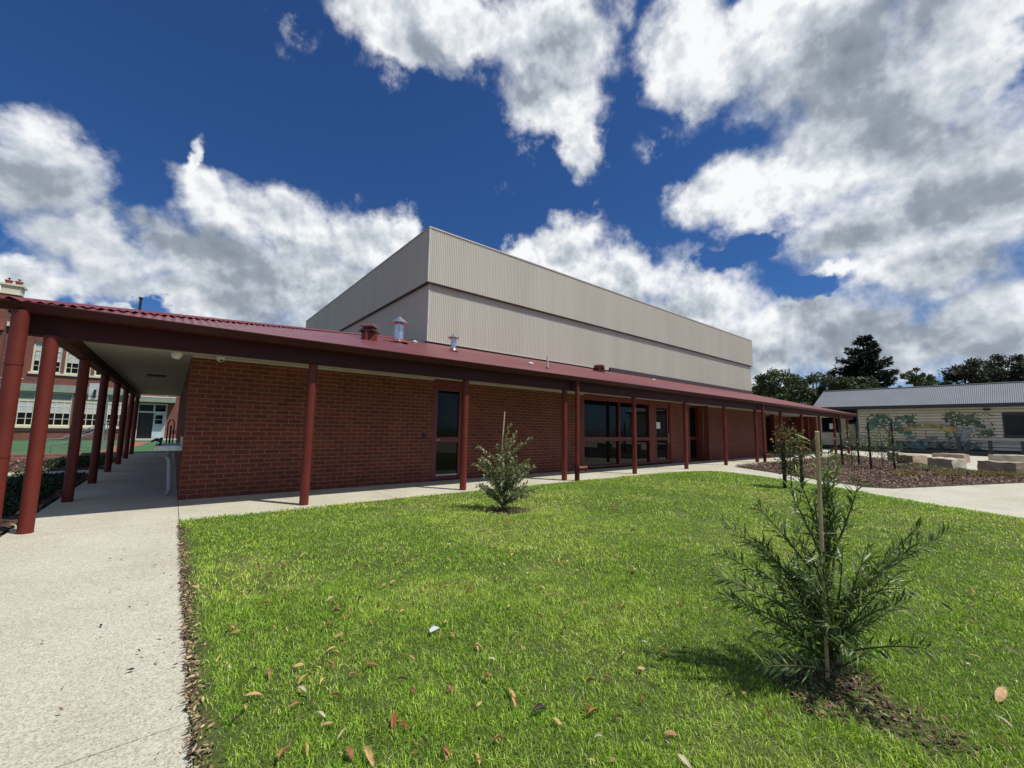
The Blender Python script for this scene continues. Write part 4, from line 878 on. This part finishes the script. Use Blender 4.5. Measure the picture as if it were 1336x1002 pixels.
# ------------------------------------------------------------------ fallen leaves, one object each
def Z8(l): return [(180+x/2.767, 640+y/2.767, *r) for x, y, *r in l]
def ZB(l): return [(560+x/3.93, 760+y/3.93, *r) for x, y, *r in l]
def ZC(l): return [(640+x/4.175, 600+y/4.175, *r) for x, y, *r in l]
def ZR(l): return [(1200+x/3.11, 680+y/3.11, *r) for x, y, *r in l]
LEAF = Z8([(205,350,'t',1),(297,600,'t',1.3),(425,640,'d',1),(340,490,'t',1),(355,505,'b',1),(360,445,'d',.8),(405,360,'d',.8),(455,353,'d',.8),(465,408,'b',1.1),(440,420,'d',.9),(533,385,'y',1),(548,355,'b',.8),(490,495,'t',.7),(540,497,'t',.9),(435,275,'r',.9),(450,318,'t',.8),(530,270,'b',1),(595,238,'t',1),(720,232,'y',.9),(770,230,'t',.8),(830,265,'b',1),(815,295,'p',1),(845,328,'d',.9),(920,328,'t',.8),(935,368,'b',1),(965,245,'b',.9),(685,490,'b',1.3),(715,440,'r',1.2),(750,460,'r',1.2),(765,430,'b',1),(690,392,'t',.9),(800,393,'d',1.1),(870,407,'r',1.3),(905,430,'t',.7),(955,435,'t',.9),(728,527,'t',1),(700,572,'t',1.1),(750,550,'b',.8),(790,600,'b',1.4),(840,630,'r',1.5),(578,628,'t',1.1),(695,630,'b',1.1),(672,685,'t',.9),(775,660,'b',.9),(475,655,'b',1.2),(420,733,'T',1.5),(390,778,'t',1),(505,782,'t',1.1),(360,815,'d',1.1),(565,772,'b',1),(635,768,'t',.9),(600,750,'d',.8),(660,803,'p',1.1),(715,740,'b',1.1),(600,680,'y',1.3),(590,715,'p',1.1),(735,880,'Y',1.1),(850,870,'y',.8),(925,835,'R',1.5),(960,850,'R',1.3),(530,945,'b',1.3),(605,925,'y',1.3),(765,945,'r',1.3),(835,955,'T',1.9),(955,685,'d',1.3),(965,600,'b',1),(990,605,'t',1),(1025,358,'t',1),(1110,480,'t',.8),(1135,525,'t',1),(1195,360,'b',1.1),(1230,570,'t',1.2),(1265,680,'t',1),(1130,725,'b',.9),(1000,945,'r',.7),(1110,945,'o',1),(1225,970,'t',1)]) \
 + ZB([(210,40,'b',1.1),(575,30,'b',.9),(620,70,'t',.8),(410,130,'t',1),(475,240,'d',1.2),(445,268,'p',.8),(120,275,'t',1.1),(65,280,'r',.8),(90,212,'t',.8),(252,335,'t',1.3),(320,400,'p',.9),(300,492,'t',1),(110,555,'b',1),(420,580,'T',1.7),(435,625,'t',1.1),(560,660,'d',1.5),(812,640,'O',1.4),(840,668,'r',1.3),(830,510,'b',1.1),(915,490,'r',1.2),(1000,365,'t',1.1),(1005,118,'y',1.1),(940,138,'p',.8),(905,205,'t',.9),(1200,345,'t',1.2),(1310,335,'r',.8),(970,690,'b',.9),(1240,770,'b',1.3),(1225,812,'p',1.1),(870,790,'p',.8),(85,875,'o',1.1),(250,915,'t',1),(1310,905,'p',1.2),(340,825,'t',.7)]) \
 + ZC([(95,352,'t',1.5),(665,270,'t',1.3),(485,410,'b',1.3),(475,440,'d',.8),(425,430,'t',1),(25,500,'t',1),(10,552,'p',1),(775,397,'r',1.1),(630,435,'t',1),(580,485,'t',1),(690,535,'o',1.2),(520,570,'t',1),(420,570,'t',.8),(380,565,'t',1),(785,605,'t',1.2),(850,622,'p',.8),(935,435,'t',1),(1080,430,'p',.9),(1060,510,'p',1),(1120,355,'t',.8),(760,360,'p',.8),(280,700,'t',1.1),(320,743,'p',.8),(1220,590,'b',1.2),(1250,590,'p',1),(335,300,'t',.9),(440,130,'p',.9),(715,393,'t',.9)]) \
 + ZR([(210,300,'t',1.2),(110,360,'d',1.2),(85,415,'d',1),(195,410,'Y',1),(175,450,'t',1.4),(222,435,'b',1.1),(215,555,'t',1.2),(205,590,'p',.9),(370,545,'p',1.1),(330,710,'T',2.0),(340,905,'T',1.6),(340,815,'p',1),(400,660,'p',.8)])
_s = random.Random(41)
for _i in range(125):
    _x, _y = (_s.uniform(.08, 3.2), _s.uniform(-9.0, -5.0)) if _i < 85 else (_s.uniform(1, 9), _s.uniform(-9.2, -3))
    _d = np.array((_x, _y, .05))-CAM; _z = _d@_f; LEAF.append((668+FPX*(_d@_r)/_z, 501-FPX*(_d@_u)/_z, _s.choice('tttbbrpo'), _s.uniform(.5, 1.0)))
LC = {'t': ((.66,.43,.18), 'tan'), 'T': ((.66,.42,.18), 'tan'), 'b': ((.40,.22,.085), 'brown'), 'r': ((.36,.15,.06), 'red brown'), 'R': ((.34,.12,.04), 'red brown'), 'y': ((.46,.36,.09), 'yellow'), 'Y': ((.46,.42,.13), 'yellow'), 'p': ((.66,.59,.42), 'pale'), 'd': ((.06,.05,.035), 'dark'), 'o': ((.42,.22,.09), 'orange'), 'O': ((.38,.16,.06), 'orange')}
def leaf_mesh(kind, shape):
    s2 = np.random.default_rng(abs(hash((kind, shape))) % 9999 if False else ord(kind)*7+shape); n = 9; m = 5; V = []; L = 1.0; W = (.13, .23, .17)[shape]; curl = (.35, .60, .15)[shape]; C = []; base = np.array(LC[kind][0])
    for i in range(n):
        t = i/(n-1); w = W*math.sin(PI*min(1, t*.98+.01))**.75*(1.1-.35*t)+.006
        for j in range(m):
            u = j/(m-1)*2-1; V.append((t-.5, u*w*(.5+.5*(1-abs(u)*curl)), curl*.9*u*u*w*1.6+.12*math.sin(t*PI)*(.5+curl)+s2.normal(0, .006)))
            C.append(base*(.75 if abs(u) < .2 else 1)*s2.uniform(.6, 1.2)*(.65 if t > .85 or t < .1 else 1))
    idx = np.arange(n*m).reshape(n, m); F = np.stack([idx[:-1,:-1], idx[:-1,1:], idx[1:,1:], idx[1:,:-1]], -1).reshape(-1, 4)
    return arr_mesh('fallen_leaf', np.array(V), F, np.array(C), 'dryleaf', True)
LM_ = {}
def where(x, y):
    if x < 1.0 and y < -6.5: return 'near the concrete edge in the foreground'
    if x < 1.3: return 'on the lawn beside the concrete path'
    if math.hypot(x-2.82, y+8.74) < .95: return 'beside the front bushy sapling'
    if math.hypot(x-4.09, y+4.04) < 1.3: return 'on the lawn close to the grey green sapling'
    if x > 3.6 and y < -7.6: return 'on the right side of the lawn'
    if y < -7.6: return 'on the lawn left of the front sapling'
    if y < -6: return 'in the middle of the lawn'
    return 'on the farther part of the lawn'
lr = random.Random(17)
for i, (px, py, kind, s) in enumerate(LEAF):
    p = onZ(px, py, .05); shape = lr.randrange(3)
    if (kind, shape) not in LM_: LM_[kind, shape] = leaf_mesh(kind, shape)
    o = bpy.data.objects.new('fallen_leaf', LM_[kind, shape]); COL.objects.link(o)
    z = float(lawn_z(np.array([p[0]]), np.array([p[1]]))[0]); dist = math.hypot(p[0]-CAM[0], p[1]-CAM[1]); sz = .056*s*(1 if dist < 2.5 else 1+.17*(dist-2.5))
    o.location = (p[0], p[1], z+.029+(.012 if dist > 4 else 0)); o.scale = (sz, sz, sz); o.rotation_euler = (lr.uniform(-.6, .6), lr.uniform(-.45, .45), lr.uniform(0, 6.28))
    size = 'large' if s >= 1.4 else ('small' if s < 1 else 'medium')
    form = ('narrow', 'broad curled', 'flat')[shape]
    tag(o, f'{size} {form} {LC[kind][1]} fallen leaf {where(p[0], p[1])}', 'leaf', f'{size} {form} {LC[kind][1]} fallen leaves {where(p[0], p[1])}')
p = onZ(180+1070/2.767, 640+510/2.767, .05)
m = MB(); q = np.array((p[0], p[1], .06)); m.poly([q+np.array(v) for v in ((-.035,-.012,0),(.01,-.02,.012),(.04,.004,.004),(.012,.02,.016),(-.03,.014,.006))], 'paper'); m.poly([q+np.array(v) for v in ((-.03,.014,.006),(.012,.02,.016),(-.005,.012,.03))], 'paper'); tag(obj('paper_scrap', m), 'crumpled white paper scrap lying on the lawn', 'litter')
p = onZ(1255/2.767+180, 260/2.767+640, .05)

# ------------------------------------------------------------------ sun and sky
SUN = np.array((.305, -.485, 1.0)); SUN /= np.linalg.norm(SUN)
ld = bpy.data.lights.new('sun', 'SUN'); ld.energy = 4.4; ld.angle = R(.53); ld.color = (1.0, .955, .88)
lo = bpy.data.objects.new('sun', ld); COL.objects.link(lo); lo.rotation_euler = Vector(SUN).to_track_quat('Z', 'Y').to_euler(); lo.location = (5, -20, 30)
W = bpy.data.worlds.new('World'); scene.world = W; W.use_nodes = True; nt = W.node_tree; nt.nodes.clear()
def N(t, **k):
    n = nt.nodes.new(t)
    for a, v in k.items(): setattr(n, a, v)
    return n
def math_(op, a, b=None, c=None, clamp=False):
    n = N('ShaderNodeMath', operation=op, use_clamp=clamp)
    for i, v in enumerate((a, b, c)):
        if v is None: continue
        if hasattr(v, 'is_output'): nt.links.new(v, n.inputs[i])
        else: n.inputs[i].default_value = v
    return n.outputs[0]
def vmath(op, a, b=None, c=None, out=0):
    n = N('ShaderNodeVectorMath', operation=op)
    for i, v in enumerate((a, b, c)):
        if v is None: continue
        if hasattr(v, 'is_output'): nt.links.new(v, n.inputs[i])
        else: n.inputs[i].default_value = v
    return n.outputs[out]
def mrange(x, a, b, c=0., d=1., smooth=True):
    n = N('ShaderNodeMapRange', interpolation_type='SMOOTHSTEP' if smooth else 'LINEAR'); n.clamp = True
    nt.links.new(x, n.inputs[0])
    for i, v in enumerate((a, b, c, d)): n.inputs[i+1].default_value = v
    return n.outputs[0]
tc = N('ShaderNodeTexCoord'); D = tc.outputs['Generated']
sky = N('ShaderNodeTexSky', sky_type='NISHITA'); sky.sun_disc = False; sky.sun_elevation = math.asin(SUN[2]); sky.sun_rotation = math.atan2(SUN[0], SUN[1]); sky.air_density = 1.0; sky.dust_density = .3; sky.ozone_density = 2.5
sep = N('ShaderNodeSeparateXYZ'); nt.links.new(D, sep.inputs[0])
az = math_('ARCTAN2', sep.outputs[0], sep.outputs[1]); el = math_('ARCSINE', sep.outputs[2])
cb = N('ShaderNodeCombineXYZ'); nt.links.new(az, cb.inputs[0]); nt.links.new(el, cb.inputs[1])
def wnoise(scale, detail, rough, vec=D, dist=0.0):
    n = N('ShaderNodeTexNoise'); n.inputs['Scale'].default_value = scale; n.inputs['Detail'].default_value = detail; n.inputs['Roughness'].default_value = rough; n.inputs['Distortion'].default_value = dist; nt.links.new(vec, n.inputs['Vector']); return n
# cumulus coverage: banks placed round the sky by azimuth and elevation, edges broken by noise
wn = wnoise(5.0, 5, .6); warp = vmath('MULTIPLY', vmath('SUBTRACT', wn.outputs['Color'], (.5, .5, .5)), (.22, .17, 0)); wn2 = wnoise(15.0, 4, .6); warp2 = vmath('MULTIPLY', vmath('SUBTRACT', wn2.outputs['Color'], (.5, .5, .5)), (.09, .07, 0)); UVW = vmath('ADD', vmath('ADD', cb.outputs[0], warp), warp2)
def azel(x, y):
    d = ray(x, y); d = d/np.linalg.norm(d); return math.atan2(d[0], d[1]), math.asin(d[2])
def field(blobs, k, base=None):
    base = base if base is not None else UVW
    out = None
    for (x, y, rx, ry) in blobs:
        a, e = azel(x, y); ra = abs(azel(x+rx, y)[0]-azel(x-rx, y)[0])/2; re = abs(azel(x, y-ry)[1]-azel(x, y+ry)[1])/2
        r = vmath('LENGTH', vmath('MULTIPLY_ADD', base, (1/ra, 1/re, 0), (-a/ra, -e/re, 0)), out=1)
        out = r if out is None else math_('SMOOTH_MIN', out, r, k)
    return out
COVER = [(30,225,115,72),(130,330,110,48),(300,285,70,50),(400,300,80,55),(480,325,60,45),(330,365,150,55),(262,226,17,36),(430,375,80,50),(250,395,130,28),(525,318,38,34),(1000,8,90,45),(1312,80,60,70),(120,290,50,25),(40,375,95,30),(230,330,50,35),
 (520,25,95,55),(610,25,80,45),(720,50,80,65),(728,130,68,62),(768,195,30,42),
 (905,40,70,75),(950,90,60,45),(1090,75,170,120),(1260,70,120,110),(1140,190,190,100),(990,260,95,50),(935,250,55,40),(1160,290,150,65),(1290,235,110,110),(1200,350,90,40),
 (742,325,45,40),(815,365,85,50),(900,405,88,38),(1030,425,110,45),(1120,455,150,55),(960,470,120,45),(685,332,40,22),(1250,345,100,50),(1280,430,120,70),(1120,355,60,22),(560,440,260,30),(180,420,60,10)]
HOLES = [(1065,378,80,20),(950,338,80,22),(205,408,40,14)]
rmin = field(COVER, .35); hole = field(HOLES, .2)
fb = wnoise(9.0, 9, .58, D, .15); fb2 = wnoise(26.0, 8, .6)
nz = math_('ADD', math_('MULTIPLY', math_('SUBTRACT', fb.outputs[0], .5), 1.40), math_('MULTIPLY', math_('SUBTRACT', fb2.outputs[0], .5), .42))
body = math_('SUBTRACT', 1.10, rmin); hb = math_('SUBTRACT', 1.0, hole); hb = math_('MAXIMUM', hb, 0.0)
dens = math_('SUBTRACT', math_('ADD', body, nz), math_('MULTIPLY', hb, .95))
# scattered cumulus elsewhere round the sky, out of this view
gen = wnoise(2.2, 8, .55); beh = mrange(vmath('DOT_PRODUCT', D, (math.sin(YAW), math.cos(YAW), 0), out=1), .25, -.1)
dens2 = math_('SUBTRACT', math_('MULTIPLY', math_('SUBTRACT', gen.outputs[0], .52), 5.0), math_('MULTIPLY_ADD', beh, -3.0, 3.0)); dens = math_('MAXIMUM', dens, dens2)
alpha = mrange(dens, -.12, .58)
# thin wisps
wis = math_('MULTIPLY', mrange(field([(870,185,45,40),(360,70,25,25),(665,232,40,26),(365,18,52,36),(488,85,34,52),(690,205,40,40),(900,310,40,24)], .3), 1.0, .2), mrange(wnoise(14, 7, .65).outputs[0], .5, .75)); alpha = math_('MAXIMUM', alpha, math_('MULTIPLY', wis, .55))
# the cloud's own light and shade: lit tops, grey bases, relief between billows
GREY = [(1085,105,170,85),(1010,175,70,40),(1225,262,120,48),(1120,305,90,26),(60,285,100,34),(200,385,140,32),(330,395,140,40),(430,365,80,32),(1270,440,90,36),(1090,475,140,35),(560,60,50,24),(700,110,40,36),(1180,430,80,20),(950,470,90,22),(30,235,80,40),(1140,40,150,60),(1210,180,120,60),(1160,410,150,50),(1290,350,80,40),(820,400,60,30),(330,340,150,40),(730,60,40,40)]
UVS = vmath('ADD', cb.outputs[0], vmath('MULTIPLY', warp, (.8, .8, 0)))
gf = mrange(field(GREY, .5, UVS), 1.7, .2)
up = vmath('ADD', D, (.015, -.022, .038)); fr = wnoise(7.0, 4, .5); fbu = wnoise(7.0, 4, .5, up); rel = math_('SUBTRACT', fr.outputs[0], fbu.outputs[0])
fb3 = wnoise(16.0, 6, .55); up2 = vmath('ADD', D, (.005, -.008, .013)); fb3u = wnoise(16.0, 6, .55, up2); rel = math_('ADD', rel, math_('MULTIPLY', math_('SUBTRACT', fb3.outputs[0], fb3u.outputs[0]), .75))
thick = mrange(dens, .25, 1.5)
lit = math_('ADD', math_('MULTIPLY_ADD', rel, 1.3, 0.93), math_('MULTIPLY', thick, -.14)); lit = math_('SUBTRACT', lit, math_('MULTIPLY', gf, .36)); lit = mrange(lit, 0, 1.0, 0, 1, False)
cr = N('ShaderNodeValToRGB'); nt.links.new(lit, cr.inputs[0]); e = cr.color_ramp.elements; e[0].position = .05; e[0].color = (.20, .24, .30, 1); e[1].position = .95; e[1].color = (.95, .96, .97, 1); q = e.new(.45); q.color = (.32, .37, .43, 1); q = e.new(.72); q.color = (.62, .665, .72, 1)
bg1 = N('ShaderNodeBackground'); bg2 = N('ShaderNodeBackground'); mxs = N('ShaderNodeMixShader'); wo = N('ShaderNodeOutputWorld')
tint = N('ShaderNodeMix'); tint.data_type = 'RGBA'; tint.blend_type = 'MULTIPLY'; tint.inputs[0].default_value = 1; nt.links.new(sky.outputs[0], tint.inputs[6]); tint.inputs[7].default_value = (.34, .64, 1.08, 1)
nt.links.new(tint.outputs[2], bg1.inputs[0]); bg1.inputs[1].default_value = .075
nt.links.new(cr.outputs[0], bg2.inputs[0]); bg2.inputs[1].default_value = 1.0
nt.links.new(alpha, mxs.inputs[0]); nt.links.new(bg1.outputs[0], mxs.inputs[1]); nt.links.new(bg2.outputs[0], mxs.inputs[2]); nt.links.new(mxs.outputs[0], wo.inputs[0])
W.cycles.sampling_method = 'MANUAL'; W.cycles.sample_map_resolution = 512
scene.view_settings.view_transform = 'Standard'; scene.view_settings.look = 'None'; scene.view_settings.exposure = 0; scene.view_settings.gamma = 1; scene.view_settings.use_curve_mapping = False
